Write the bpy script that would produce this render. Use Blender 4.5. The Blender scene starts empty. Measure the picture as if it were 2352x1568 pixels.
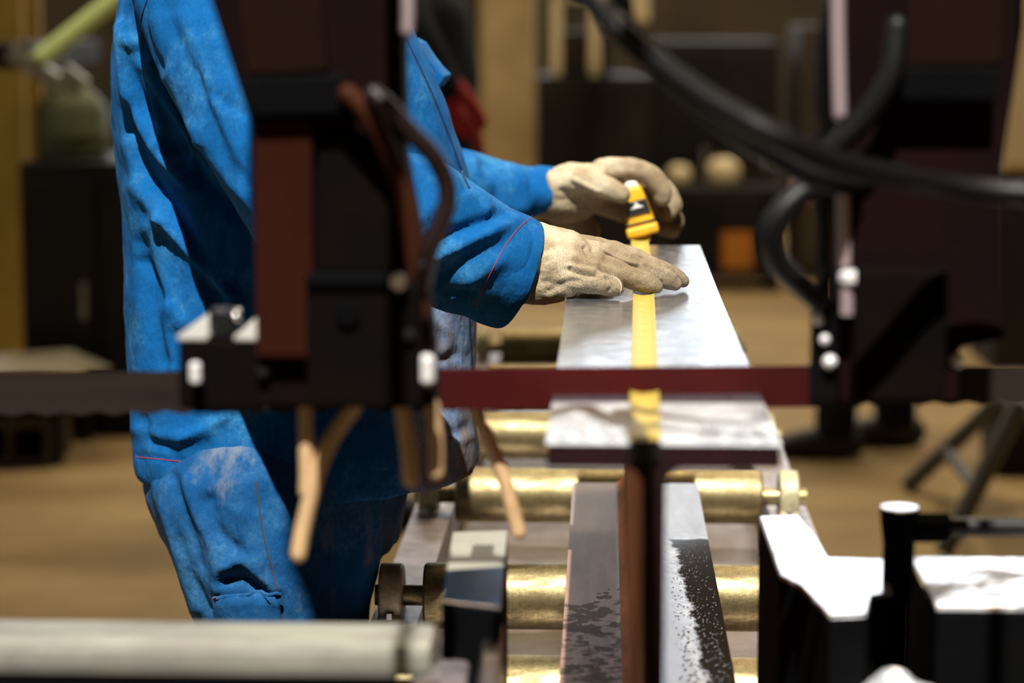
import bpy, bmesh, math, random
import numpy as np
from mathutils import Vector, Matrix, noise
from mathutils.bvhtree import BVHTree
random.seed(7)
SC = bpy.context.scene
COL = SC.collection
V = Vector
PI = math.pi

# ------------------------------------------------------------------ camera
FPX = 2352 * 85 / 36
PITCH = math.atan(754 / FPX)
YAW = math.atan(215 / FPX * math.cos(PITCH))
CAM = V((0, 0, 1.40))
FW = V((-math.sin(YAW) * math.cos(PITCH), math.cos(YAW) * math.cos(PITCH), -math.sin(PITCH)))
RT = V((math.cos(YAW), math.sin(YAW), 0))
UP = RT.cross(FW)
cd = bpy.data.cameras.new('camera')
cam = bpy.data.objects.new('camera', cd)
COL.objects.link(cam)
cam.location = CAM
cam.rotation_euler = (PI / 2 - PITCH, 0, YAW)
cd.lens = 85
cd.sensor_width = 36
cd.clip_start = 0.05
cd.clip_end = 100
cd.dof.use_dof = True
cd.dof.focus_distance = 2.69
cd.dof.aperture_fstop = 3.4
cd.dof.aperture_blades = 0
SC.camera = cam
SC.view_settings.view_transform = 'Standard'
SC.view_settings.look = 'None'
SC.view_settings.gamma = 1
SC.view_settings.exposure = 0.0
SC.view_settings.use_curve_mapping = False


def ray(px, py):
    return RT * ((px - 1176) / FPX) + UP * ((784 - py) / FPX) + FW


def P(px, py, Y):
    d = ray(px, py)
    return CAM + d * (Y / d.y)


def Pz(px, py, z):
    d = ray(px, py)
    return CAM + d * ((z - CAM.z) / d.z)


def proj(q):
    v = V(q) - CAM
    d = v.dot(FW)
    return 1176 + FPX * v.dot(RT) / d, 784 - FPX * v.dot(UP) / d


def pm(Y, z=1.1):                       # pixels per metre at a depth
    return FPX / (0.99 * Y + 0.1345 * (1.4 - z))


# ------------------------------------------------------------------ materials
def mat(name, col, rough=0.6, metal=0.0, col2=None, scale=6.0, lo=0.4, hi=0.65, bump=0.0, bscale=60.0,
        stretch=None, detail=5.0, rough2=None, spec=0.5, coat=0.0, bdist=0.002):
    m = bpy.data.materials.new(name)
    m.use_nodes = True
    nt = m.node_tree
    N, L = nt.nodes, nt.links
    b = N['Principled BSDF']
    b.inputs['Base Color'].default_value = (*col, 1)
    b.inputs['Roughness'].default_value = rough
    b.inputs['Metallic'].default_value = metal
    b.inputs['Specular IOR Level'].default_value = spec
    b.inputs['Coat Weight'].default_value = coat
    tc = N.new('ShaderNodeTexCoord')
    mp = N.new('ShaderNodeMapping')
    L.new(tc.outputs['Object'], mp.inputs['Vector'])
    if stretch:
        mp.inputs['Scale'].default_value = stretch
    if col2 is not None or rough2 is not None:
        nz = N.new('ShaderNodeTexNoise')
        nz.inputs['Scale'].default_value = scale
        nz.inputs['Detail'].default_value = detail
        nz.inputs['Roughness'].default_value = 0.65
        L.new(mp.outputs['Vector'], nz.inputs['Vector'])
        rp = N.new('ShaderNodeMapRange')
        rp.inputs['From Min'].default_value = lo
        rp.inputs['From Max'].default_value = hi
        L.new(nz.outputs['Fac'], rp.inputs['Value'])
        if col2 is not None:
            mx = N.new('ShaderNodeMix')
            mx.data_type = 'RGBA'
            mx.inputs['A'].default_value = (*col, 1)
            mx.inputs['B'].default_value = (*col2, 1)
            L.new(rp.outputs['Result'], mx.inputs['Factor'])
            L.new(mx.outputs['Result'], b.inputs['Base Color'])
        if rough2 is not None:
            mr = N.new('ShaderNodeMapRange')
            mr.inputs['To Min'].default_value = rough
            mr.inputs['To Max'].default_value = rough2
            L.new(rp.outputs['Result'], mr.inputs['Value'])
            L.new(mr.outputs['Result'], b.inputs['Roughness'])
    if bump > 0:
        n2 = N.new('ShaderNodeTexNoise')
        n2.inputs['Scale'].default_value = bscale
        n2.inputs['Detail'].default_value = 4
        L.new(mp.outputs['Vector'], n2.inputs['Vector'])
        bp = N.new('ShaderNodeBump')
        bp.inputs['Strength'].default_value = bump
        bp.inputs['Distance'].default_value = bdist
        L.new(n2.outputs['Fac'], bp.inputs['Height'])
        L.new(bp.outputs['Normal'], b.inputs['Normal'])
    return m


class G:                                # tiny node helper
    def __init__(s, m):
        s.m = m
        s.N, s.L = m.node_tree.nodes, m.node_tree.links
        s.b = s.N['Principled BSDF']

    def n(s, t, **k):
        o = s.N.new(t)
        for a, v in k.items():
            if a.startswith('i_'):
                o.inputs[a[2:].replace('_', ' ')].default_value = v
            else:
                setattr(o, a, v)
        return o

    def l(s, a, b):
        s.L.new(a, b)

    def math(s, op, a, b=None, clamp=False):
        o = s.n('ShaderNodeMath', operation=op, use_clamp=clamp)
        for i, x in enumerate((a, b)):
            if x is None:
                continue
            if isinstance(x, (int, float)):
                o.inputs[i].default_value = x
            else:
                s.l(x, o.inputs[i])
        return o.outputs[0]

    def noise(s, vec, scale, detail=4, rough=0.6):
        o = s.n('ShaderNodeTexNoise')
        o.inputs['Scale'].default_value = scale
        o.inputs['Detail'].default_value = detail
        o.inputs['Roughness'].default_value = rough
        s.l(vec, o.inputs['Vector'])
        return o.outputs['Fac']

    def rng(s, v, a, b, c=0.0, d=1.0, smooth=False):
        o = s.n('ShaderNodeMapRange')
        if smooth:
            o.interpolation_type = 'SMOOTHSTEP'
        for nme, x in (('From Min', a), ('From Max', b), ('To Min', c), ('To Max', d)):
            o.inputs[nme].default_value = x
        s.l(v, o.inputs['Value'])
        return o.outputs['Result']

    def mix(s, f, a, b):
        o = s.n('ShaderNodeMix', data_type='RGBA')
        for nme, x in (('Factor', f), ('A', a), ('B', b)):
            if isinstance(x, tuple):
                o.inputs[nme].default_value = (*x, 1)
            elif isinstance(x, (int, float)):
                o.inputs[nme].default_value = x
            else:
                s.l(x, o.inputs[nme])
        return o.outputs['Result']

    def coords(s, stretch=None):
        tc = s.n('ShaderNodeTexCoord')
        if not stretch:
            return tc.outputs['Object']
        mp = s.n('ShaderNodeMapping')
        mp.inputs['Scale'].default_value = stretch
        s.l(tc.outputs['Object'], mp.inputs['Vector'])
        return mp.outputs['Vector']

    def bump(s, h, strength, dist):
        o = s.n('ShaderNodeBump')
        o.inputs['Strength'].default_value = strength
        o.inputs['Distance'].default_value = dist
        s.l(h, o.inputs['Height'])
        return o


def cloth_mat(name, col, faded, stain=None, lo=0.5, hi=0.75, stlo=0.55, sthi=0.7, twill=3400):
    m = mat(name, col, rough=0.92, spec=0.15)
    g = G(m)
    c = g.coords()
    f = g.math('MULTIPLY', g.rng(g.noise(c, 9, 6, 0.7), lo, hi, smooth=True), g.rng(g.noise(c, 160, 4, 0.75), 0.30, 0.62))
    colr = g.mix(f, col, faded)
    # fine worn speckle
    sp = g.rng(g.noise(c, 420, 3, 0.7), 0.45, 0.75)
    colr = g.mix(g.math('MULTIPLY', sp, 0.28), colr, tuple(min(1, x * 1.8 + 0.01) for x in col))
    dk = g.rng(g.noise(c, 60, 5, 0.7), 0.5, 0.8)
    colr = g.mix(g.math('MULTIPLY', dk, 0.35), colr, tuple(x * 0.35 for x in col))
    if stain:
        st = g.rng(g.noise(g.coords((1, 1, 0.45)), 13, 6, 0.65), stlo, sthi, smooth=True)
        colr = g.mix(g.math('MULTIPLY', st, 0.75), colr, stain)
    g.l(colr, g.b.inputs['Base Color'])
    w = g.n('ShaderNodeTexWave', bands_direction='DIAGONAL')
    w.inputs['Scale'].default_value = twill / 6.28 * 1.0
    w.inputs['Distortion'].default_value = 0.6
    g.l(c, w.inputs['Vector'])
    b1 = g.bump(w.outputs['Fac'], 0.32, 0.0003)
    b2 = g.bump(g.noise(g.coords((1.2, 1.2, 0.7)), 45, 4, 0.55), 0.55, 0.006)
    g.l(b2.outputs['Normal'], b1.inputs['Normal'])
    g.l(b1.outputs['Normal'], g.b.inputs['Normal'])
    g.b.inputs['Sheen Weight'].default_value = 0.0
    return m


M = {}
M['jacket'] = cloth_mat('blue_twill', (0.0015, 0.086, 0.275), (0.055, 0.235, 0.42), lo=0.44, hi=0.72)
M['trouser'] = cloth_mat('worn_denim', (0.004, 0.062, 0.19), (0.04, 0.15, 0.30), stain=(0.16, 0.19, 0.24), lo=0.42, hi=0.66, stlo=0.5, sthi=0.66)
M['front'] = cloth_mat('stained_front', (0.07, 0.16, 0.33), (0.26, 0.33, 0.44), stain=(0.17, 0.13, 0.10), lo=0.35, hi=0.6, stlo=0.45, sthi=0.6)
M['stitch'] = mat('red_thread', (0.36, 0.03, 0.06), 0.8)
M['seam_dark'] = mat('dark_seam', (0.003, 0.02, 0.07), 0.9)
M['brown_thread'] = mat('brown_thread', (0.05, 0.035, 0.03), 0.9)


def glove_mat(name='suede'):
    m = mat(name, (0.55, 0.47, 0.34), rough=0.95, spec=0.1)
    g = G(m)
    c = g.coords()
    big = g.rng(g.noise(c, 22, 5, 0.65), 0.36, 0.66, smooth=True)
    fine = g.noise(c, 900, 3, 0.75)
    tc = g.n('ShaderNodeTexCoord')
    sx = g.n('ShaderNodeSeparateXYZ')
    g.l(tc.outputs['Object'], sx.inputs[0])
    col = g.mix(big, (0.66, 0.57, 0.40), (0.36, 0.28, 0.175))
    spk = g.rng(fine, 0.40, 0.66)
    col = g.mix(g.math('MULTIPLY', spk, 0.6), col, (0.13, 0.09, 0.055))
    # soiled working faces (fingers and heel)
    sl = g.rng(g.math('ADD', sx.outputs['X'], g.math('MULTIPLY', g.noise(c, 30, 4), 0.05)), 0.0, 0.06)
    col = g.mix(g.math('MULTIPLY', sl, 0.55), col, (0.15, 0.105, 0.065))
    lowz = g.math('MULTIPLY', g.rng(g.math('ADD', sx.outputs['Z'], g.math('MULTIPLY', g.math('SUBTRACT', g.noise(c, 40, 5, 0.7), 0.5), 0.05)), 0.012, -0.028), g.rng(fine, 0.30, 0.62))  # underside darkened, dirt speckle with painted shade mixed in
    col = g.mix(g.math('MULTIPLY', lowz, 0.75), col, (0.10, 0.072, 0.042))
    g.l(col, g.b.inputs['Base Color'])
    b1 = g.bump(fine, 0.5, 0.0008)
    b2 = g.bump(g.noise(c, 120, 4), 0.45, 0.003)
    g.l(b2.outputs['Normal'], b1.inputs['Normal'])
    g.l(b1.outputs['Normal'], g.b.inputs['Normal'])
    return m


M['glove'] = glove_mat()
M['glove_seam'] = mat('glove_seam', (0.62, 0.52, 0.38), 0.9, col2=(0.35, 0.26, 0.17), scale=90)
M['skin'] = mat('skin', (0.50, 0.28, 0.19), 0.6)
M['hair'] = mat('hair', (0.05, 0.035, 0.025), 0.8)
M['boot'] = mat('boot_leather', (0.012, 0.011, 0.012), 0.55, bump=0.3, bscale=40)
M['darkcloth'] = mat('dark_cloth', (0.010, 0.012, 0.020), 0.95, col2=(0.022, 0.025, 0.036), scale=8, spec=0.1)
M['redglove'] = mat('red_glove', (0.28, 0.012, 0.012), 0.9)

# saw paint and metal
M['maroon'] = mat('maroon_paint', (0.0085, 0.0024, 0.0026), 0.8, col2=(0.004, 0.0018, 0.0022), scale=7, spec=0.05, bump=0.2, bscale=30)
M['orange'] = mat('rusty_orange_paint', (0.026, 0.0062, 0.0026), 0.8, col2=(0.015, 0.004, 0.002), scale=6, lo=0.4, hi=0.75, spec=0.05, bump=0.2, bscale=40)
M['panel'] = mat('dull_brown_paint', (0.013, 0.0045, 0.0025), 0.8, col2=(0.008, 0.003, 0.002), scale=6, spec=0.05)
M['platewhite'] = mat('scoured_bright_steel', (0.46, 0.45, 0.42), 0.4, metal=0.2, col2=(0.36, 0.35, 0.33), scale=30)
M['glint'] = mat('glint_white_steel', (0.85, 0.83, 0.85), 0.25, metal=0.25)  # white base stands in for glints on pins and screws
M['rod'] = mat('pink_highlight_rod', (0.40, 0.31, 0.33), 0.3, metal=0.3)  # pale pink base stands in for the chrome highlight
M['black'] = mat('black_steel', (0.0018, 0.0020, 0.0030), 0.8, col2=(0.003, 0.003, 0.0032), scale=12, spec=0.04)
M['brownblack'] = mat('grimy_brown_steel', (0.0048, 0.0028, 0.0022), 0.8, col2=(0.0022, 0.0018, 0.0018), scale=9, spec=0.04)
M['red'] = mat('red_reflection', (0.055, 0.0050, 0.0052), 0.65, col2=(0.030, 0.0042, 0.0045), scale=5, spec=0.08)  # saw colour reflected in the blade, put into the base
M['band'] = mat('brown_band_steel', (0.022, 0.014, 0.0115), 0.7, col2=(0.014, 0.0095, 0.008), scale=12, stretch=(0.3, 1, 3), spec=0.08)
M['chrome'] = mat('bright_steel', (0.75, 0.72, 0.73), 0.18, metal=1.0)
M['steel'] = mat('worn_steel', (0.60, 0.56, 0.57), 0.30, metal=1.0, col2=(0.38, 0.34, 0.34), scale=18, bump=0.15, bscale=70)
M['hose'] = mat('rubber_hose', (0.0035, 0.0033, 0.0042), 0.5, spec=0.3, bump=0.1, bscale=40)
M['hose_red'] = mat('dark_red_hose', (0.012, 0.004, 0.004), 0.42, spec=0.45)
M['hose_orange'] = mat('rust_orange_hose', (0.040, 0.011, 0.004), 0.65, spec=0.1)
M['tan'] = mat('tan_hose', (0.60, 0.40, 0.22), 0.6, col2=(0.45, 0.29, 0.15), scale=25)
M['gun'] = mat('gun_metal', (0.008, 0.008, 0.010), 0.5, metal=0.2, spec=0.3)


def brass():
    m = mat('brassy_roller_steel', (0.42, 0.36, 0.19), rough=0.34, metal=1.0)
    g = G(m)
    c = g.coords((1, 1, 1))
    f = g.rng(g.noise(g.coords((0.35, 1, 1)), 60, 6, 0.75), 0.40, 0.66)
    sp = g.rng(g.noise(c, 260, 4, 0.8), 0.5, 0.7)
    col = g.mix(f, (0.40, 0.34, 0.18), (0.17, 0.13, 0.06))
    col = g.mix(g.math('MULTIPLY', sp, 0.7), col, (0.10, 0.075, 0.045))
    rings = g.rng(g.noise(g.coords((1, 0.02, 0.02)), 120, 4, 0.7), 0.42, 0.62)
    col = g.mix(g.math('MULTIPLY', rings, 0.4), col, (0.20, 0.15, 0.07))
    g.l(col, g.b.inputs['Base Color'])
    g.l(g.rng(f, 0, 1, 0.46, 0.60), g.b.inputs['Roughness'])
    b = g.bump(g.noise(c, 200, 4), 0.25, 0.001)
    g.l(b.outputs['Normal'], g.b.inputs['Normal'])
    return m


M['brass'] = brass()


def scale_mat():                        # bright mill scale on the flange faces
    m = mat('mill_scale', (0.45, 0.43, 0.46), rough=0.35, metal=0.85)
    g = G(m)
    c = g.coords()
    cs = g.coords((1, 0.12, 1))
    st = g.rng(g.noise(cs, 60, 6, 0.65), 0.35, 0.7)
    bl = g.rng(g.noise(c, 12, 5, 0.6), 0.42, 0.6)
    col = g.mix(st, (0.31, 0.35, 0.43), (0.22, 0.25, 0.31))
    col = g.mix(g.math('MULTIPLY', bl, 0.6), col, (0.34, 0.33, 0.36))
    sx = g.n('ShaderNodeSeparateXYZ')
    g.l(c, sx.inputs[0])
    # faint dark rolling line near the right edge of the top flange
    ln = g.math('ABSOLUTE', g.math('SUBTRACT', g.math('ADD', sx.outputs['X'], g.math('MULTIPLY', g.noise(cs, 20), 0.004)), 0.060))
    lf = g.math('MULTIPLY', g.rng(ln, 0.0, 0.0025, 1, 0), 0.45)
    col = g.mix(lf, col, (0.06, 0.055, 0.06))
    scr = g.rng(g.noise(g.coords((2.5, 0.6, 1)), 40, 6, 0.7), 0.66, 0.72)
    col = g.mix(g.math('MULTIPLY', scr, 0.5), col, (0.42, 0.42, 0.46))
    g.l(col, g.b.inputs['Base Color'])
    g.l(g.rng(g.noise(c, 35, 5), 0.3, 0.7, 0.16, 0.27), g.b.inputs['Roughness'])
    b = g.bump(g.noise(c, 150, 5), 0.2, 0.0008)
    g.l(b.outputs['Normal'], g.b.inputs['Normal'])
    return m


def flange_low(side):
    m = mat('flange_' + side, (0.4, 0.35, 0.35), rough=0.5, metal=0.2 if side == 'left' else 0.8)
    g = G(m)
    c = g.coords()
    sx = g.n('ShaderNodeSeparateXYZ')
    g.l(c, sx.inputs[0])
    X, Y = sx.outputs['X'], sx.outputs['Y']
    st = g.rng(g.noise(g.coords((1, 0.15, 1)), 50, 6, 0.65), 0.35, 0.7)
    if side == 'left':
        col = g.mix(st, (0.37, 0.215, 0.17), (0.22, 0.125, 0.098))
        wet = g.rng(g.math('ADD', Y, g.math('MULTIPLY', g.noise(c, 6, 3), 0.2)), 2.82, 3.1)   # cleaner far end
        col = g.mix(g.math('MULTIPLY', wet, 0.6), col, (0.20, 0.17, 0.18))
        vo = g.n('ShaderNodeTexVoronoi')
        vo.inputs['Scale'].default_value = 70
        g.l(g.coords((1, 0.7, 1)), vo.inputs['Vector'])
        nz = g.rng(g.noise(c, 25, 4, 0.7), 0.42, 0.62)
        near = g.rng(Y, 2.72, 2.45)
        sp = g.math('MULTIPLY', g.math('GREATER_THAN', g.math('MULTIPLY', nz, near), vo.outputs['Distance']), 0.85)
        nb = g.rng(g.math('ADD', g.noise(g.coords((0.75, 1.6, 1)), 85, 4, 0.6), g.rng(Y, 2.15, 2.70, 0.13, -0.16)), 0.56, 0.62)
        col = g.mix(g.math('MULTIPLY', g.math('MAXIMUM', sp, nb), 0.8), col, (0.022, 0.017, 0.016))
        g.l(g.rng(g.math('MAXIMUM', sp, nb), 0, 1, 0.5, 0.65), g.b.inputs['Roughness'])
    else:
        col = g.mix(st, (0.40, 0.42, 0.48), (0.28, 0.285, 0.33))
        edge = g.math('ADD', X, g.math('ADD', g.math('MULTIPLY', g.math('SUBTRACT', g.noise(c, 16, 6, 0.7), 0.5), 0.045), g.rng(Y, 2.3, 2.85, 0.0, 0.012)))
        wetm = g.math('MULTIPLY', g.rng(edge, 0.053, 0.058), g.math('LESS_THAN', g.math('ADD', Y, g.math('MULTIPLY', g.noise(c, 30, 2), 0.03)), 2.90))
        foam = g.math('MULTIPLY', g.rng(edge, 0.036, 0.052), g.rng(g.noise(c, 60, 5, 0.7), 0.4, 0.6))
        col = g.mix(g.math('MULTIPLY', g.math('MULTIPLY', foam, g.rng(Y, 2.95, 2.85)), 0.7), col, (0.80, 0.80, 0.85))
        col = g.mix(wetm, col, (0.035, 0.030, 0.036))
        g.l(g.rng(wetm, 0, 1, 0.30, 0.05), g.b.inputs['Roughness'])
        g.l(g.rng(wetm, 0, 1, 0.8, 0.0), g.b.inputs['Metallic'])
    g.l(col, g.b.inputs['Base Color'])
    b = g.bump(g.noise(c, 170, 5), 0.2, 0.0008)
    if side == 'right':
        g.l(g.rng(wetm, 0, 1, 0.2, 0.01), b.inputs['Strength'])
    g.l(b.outputs['Normal'], g.b.inputs['Normal'])
    return m


M['scale'] = scale_mat()
M['flange_left'] = flange_low('left')
M['flange_right'] = flange_low('right')
M['rust'] = mat('orange_rust', (0.78, 0.25, 0.055), 0.8, col2=(0.5, 0.16, 0.05), scale=30, stretch=(1, 0.3, 1), bump=0.4, bscale=150)
M['cutface'] = mat('dark_red_cut_face', (0.012, 0.0045, 0.0055), 0.6, col2=(0.022, 0.005, 0.006), scale=14, spec=0.15)
M['wettop'] = mat('wet_flange_glare', (0.88, 0.9, 0.95), 0.2, metal=0.4, col2=(0.55, 0.56, 0.62), scale=20, bump=0.7, bscale=90, bdist=0.002)  # wet steel whitened, window glare put into the base colour


def wet_mat():
    m = mat('wet_steel', (0.55, 0.55, 0.6), rough=0.16, metal=0.3)
    g = G(m)
    c = g.coords()
    f = g.rng(g.noise(c, 14, 5, 0.6), 0.50, 0.60)
    col = g.mix(f, (0.72, 0.72, 0.78), (0.10, 0.09, 0.10))
    g.l(col, g.b.inputs['Base Color'])
    g.l(g.rng(f, 0, 1, 0.14, 0.5), g.b.inputs['Roughness'])
    b = g.bump(g.noise(c, 60, 4), 0.3, 0.002)
    g.l(b.outputs['Normal'], g.b.inputs['Normal'])
    return m


M['wet'] = wet_mat()
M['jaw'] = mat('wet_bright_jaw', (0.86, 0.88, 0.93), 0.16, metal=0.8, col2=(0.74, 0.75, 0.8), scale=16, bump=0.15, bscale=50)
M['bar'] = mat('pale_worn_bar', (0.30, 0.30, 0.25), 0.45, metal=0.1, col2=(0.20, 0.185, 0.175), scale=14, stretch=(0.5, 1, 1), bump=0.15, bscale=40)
M['polished'] = mat('polished_steel', (0.72, 0.68, 0.68), 0.14, metal=1.0, col2=(0.6, 0.55, 0.55), scale=20)
M['rail'] = mat('grey_channel_steel', (0.34, 0.30, 0.32), 0.4, metal=0.6, col2=(0.20, 0.17, 0.18), scale=25, bump=0.2, bscale=90)
M['tray'] = mat('dull_tray_steel', (0.20, 0.17, 0.17), 0.36, metal=0.7, col2=(0.11, 0.088, 0.084), scale=14, bump=0.2, bscale=60)
M['cast'] = mat('olive_cast_iron', (0.46, 0.42, 0.26), 0.55, metal=0.3, col2=(0.30, 0.26, 0.16), scale=60, bump=0.5, bscale=140)
M['water'] = mat('coolant', (0.9, 0.92, 0.95), 0.03, spec=0.8)
_g = G(M['water'])
_g.b.inputs['Transmission Weight'].default_value = 0.9
_g.b.inputs['IOR'].default_value = 1.33
M['foam'] = mat('wet_swarf', (0.80, 0.82, 0.88), 0.25, metal=0.5, bump=0.6, bscale=120, bdist=0.004)

# tape measure
def tape_mat():
    m = mat('yellow_tape', (0.75, 0.50, 0.05), rough=0.5, spec=0.35)
    g = G(m)
    tc = g.n('ShaderNodeTexCoord')
    sx = g.n('ShaderNodeSeparateXYZ')
    g.l(tc.outputs['UV'], sx.inputs[0])
    U_, V_ = sx.outputs['X'], sx.outputs['Y']
    fr = g.math('FRACT', g.math('MULTIPLY', V_, 100.0))
    t1 = g.math('MULTIPLY', g.math('LESS_THAN', fr, 0.22), g.math('LESS_THAN', U_, 0.24))
    t2 = g.math('MULTIPLY', g.math('LESS_THAN', fr, 0.22), g.math('GREATER_THAN', U_, 0.80))
    fr2 = g.math('FRACT', g.math('MULTIPLY', V_, 20.0))
    t3 = g.math('MULTIPLY', g.math('LESS_THAN', fr2, 0.06), g.math('LESS_THAN', U_, 0.6))
    tk = g.math('MAXIMUM', g.math('MAXIMUM', t1, t2), t3)
    col = g.mix(g.math('MULTIPLY', tk, 0.7), (0.47, 0.34, 0.055), (0.02, 0.02, 0.02))
    g.l(col, g.b.inputs['Base Color'])
    return m


M['tape'] = tape_mat()
M['yellow'] = mat('yellow_plastic', (0.85, 0.46, 0.02), 0.4, col2=(0.62, 0.30, 0.02), scale=40)
M['blackplastic'] = mat('black_plastic', (0.015, 0.014, 0.013), 0.45)
M['white_tip'] = mat('white_glare_and_label', (0.8, 0.78, 0.74), 0.35)  # white for the case-top reflection and the label mark

# surroundings
def floor_mat():
    m = mat('workshop_floor', (0.30, 0.22, 0.11), rough=0.8, spec=0.2)
    g = G(m)
    c = g.coords()
    f = g.rng(g.noise(g.coords((0.6, 1.6, 1)), 1.1, 5, 0.6), 0.35, 0.68)
    f2 = g.rng(g.noise(c, 7, 6, 0.7), 0.45, 0.75)
    col = g.mix(f, (0.36, 0.265, 0.125), (0.20, 0.135, 0.070))
    col = g.mix(g.math('MULTIPLY', f2, 0.4), col, (0.15, 0.11, 0.06))
    g.l(col, g.b.inputs['Base Color'])
    return m


M['floor'] = floor_mat()
M['wall'] = mat('tan_wall', (0.42, 0.33, 0.17), 0.9, col2=(0.26, 0.19, 0.09), scale=1.2)
M['dkwall'] = mat('brown_wall', (0.06, 0.045, 0.03), 0.9, col2=(0.03, 0.025, 0.02), scale=1.5)
M['ochre'] = mat('ochre_yellow_paint', (0.42, 0.29, 0.045), 0.6, col2=(0.33, 0.22, 0.03), scale=3)
M['green'] = mat('dull_green_paint', (0.10, 0.125, 0.05), 0.6, col2=(0.06, 0.07, 0.03), scale=4)
M['palegreen'] = mat('pale_green_paint', (0.66, 0.85, 0.36), 0.5)
M['dkmachine'] = mat('dark_machine_paint', (0.012, 0.012, 0.014), 0.6, col2=(0.022, 0.019, 0.018), scale=3, spec=0.2)
M['dkbrown'] = mat('dark_brown_paint', (0.05, 0.032, 0.016), 0.7, col2=(0.03, 0.02, 0.012), scale=4)
M['galv'] = mat('grey_steel', (0.42, 0.40, 0.33), 0.5, metal=0.5, col2=(0.28, 0.26, 0.20), scale=5)
M['cardboard'] = mat('cardboard', (0.42, 0.29, 0.14), 0.9, col2=(0.33, 0.22, 0.10), scale=4)
M['pale'] = mat('pale_paint', (0.65, 0.55, 0.36), 0.5)
M['orangebox'] = mat('orange_plastic', (0.45, 0.16, 0.02), 0.5)
M['greymetal'] = mat('dark_grey_trestle', (0.10, 0.095, 0.08), 0.55, col2=(0.06, 0.055, 0.045), scale=8)
M['glass'] = bpy.data.materials.new('daylit_frosted_glass')
M['glass'].use_nodes = True
_b = M['glass'].node_tree.nodes['Principled BSDF']
_b.inputs['Base Color'].default_value = (0.8, 0.85, 0.9, 1)
_b.inputs['Emission Color'].default_value = (0.82, 0.91, 1.0, 1)
_b.inputs['Emission Strength'].default_value = 4.0
M['glass_left'] = M['glass'].copy()
M['glass_left'].name = 'side_fill_glass'
M['glass_left'].node_tree.nodes['Principled BSDF'].inputs['Emission Strength'].default_value = 1.0


# ------------------------------------------------------------------ mesh helpers
def cr(pts, n=8):                       # catmull-rom resample (any dimension tuples)
    pts = [np.array(p, float) for p in pts]
    if len(pts) < 3:
        return [pts[0] + (pts[-1] - pts[0]) * i / n for i in range(n + 1)]
    q = [2 * pts[0] - pts[1]] + pts + [2 * pts[-1] - pts[-2]]
    out = []
    for i in range(1, len(q) - 2):
        p0, p1, p2, p3 = q[i - 1:i + 3]
        for k in range(n):
            t = k / n
            out.append(0.5 * (2 * p1 + (p2 - p0) * t + (2 * p0 - 5 * p1 + 4 * p2 - p3) * t * t + (3 * p1 - p0 - 3 * p2 + p3) * t ** 3))
    out.append(pts[-1])
    return out


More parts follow.
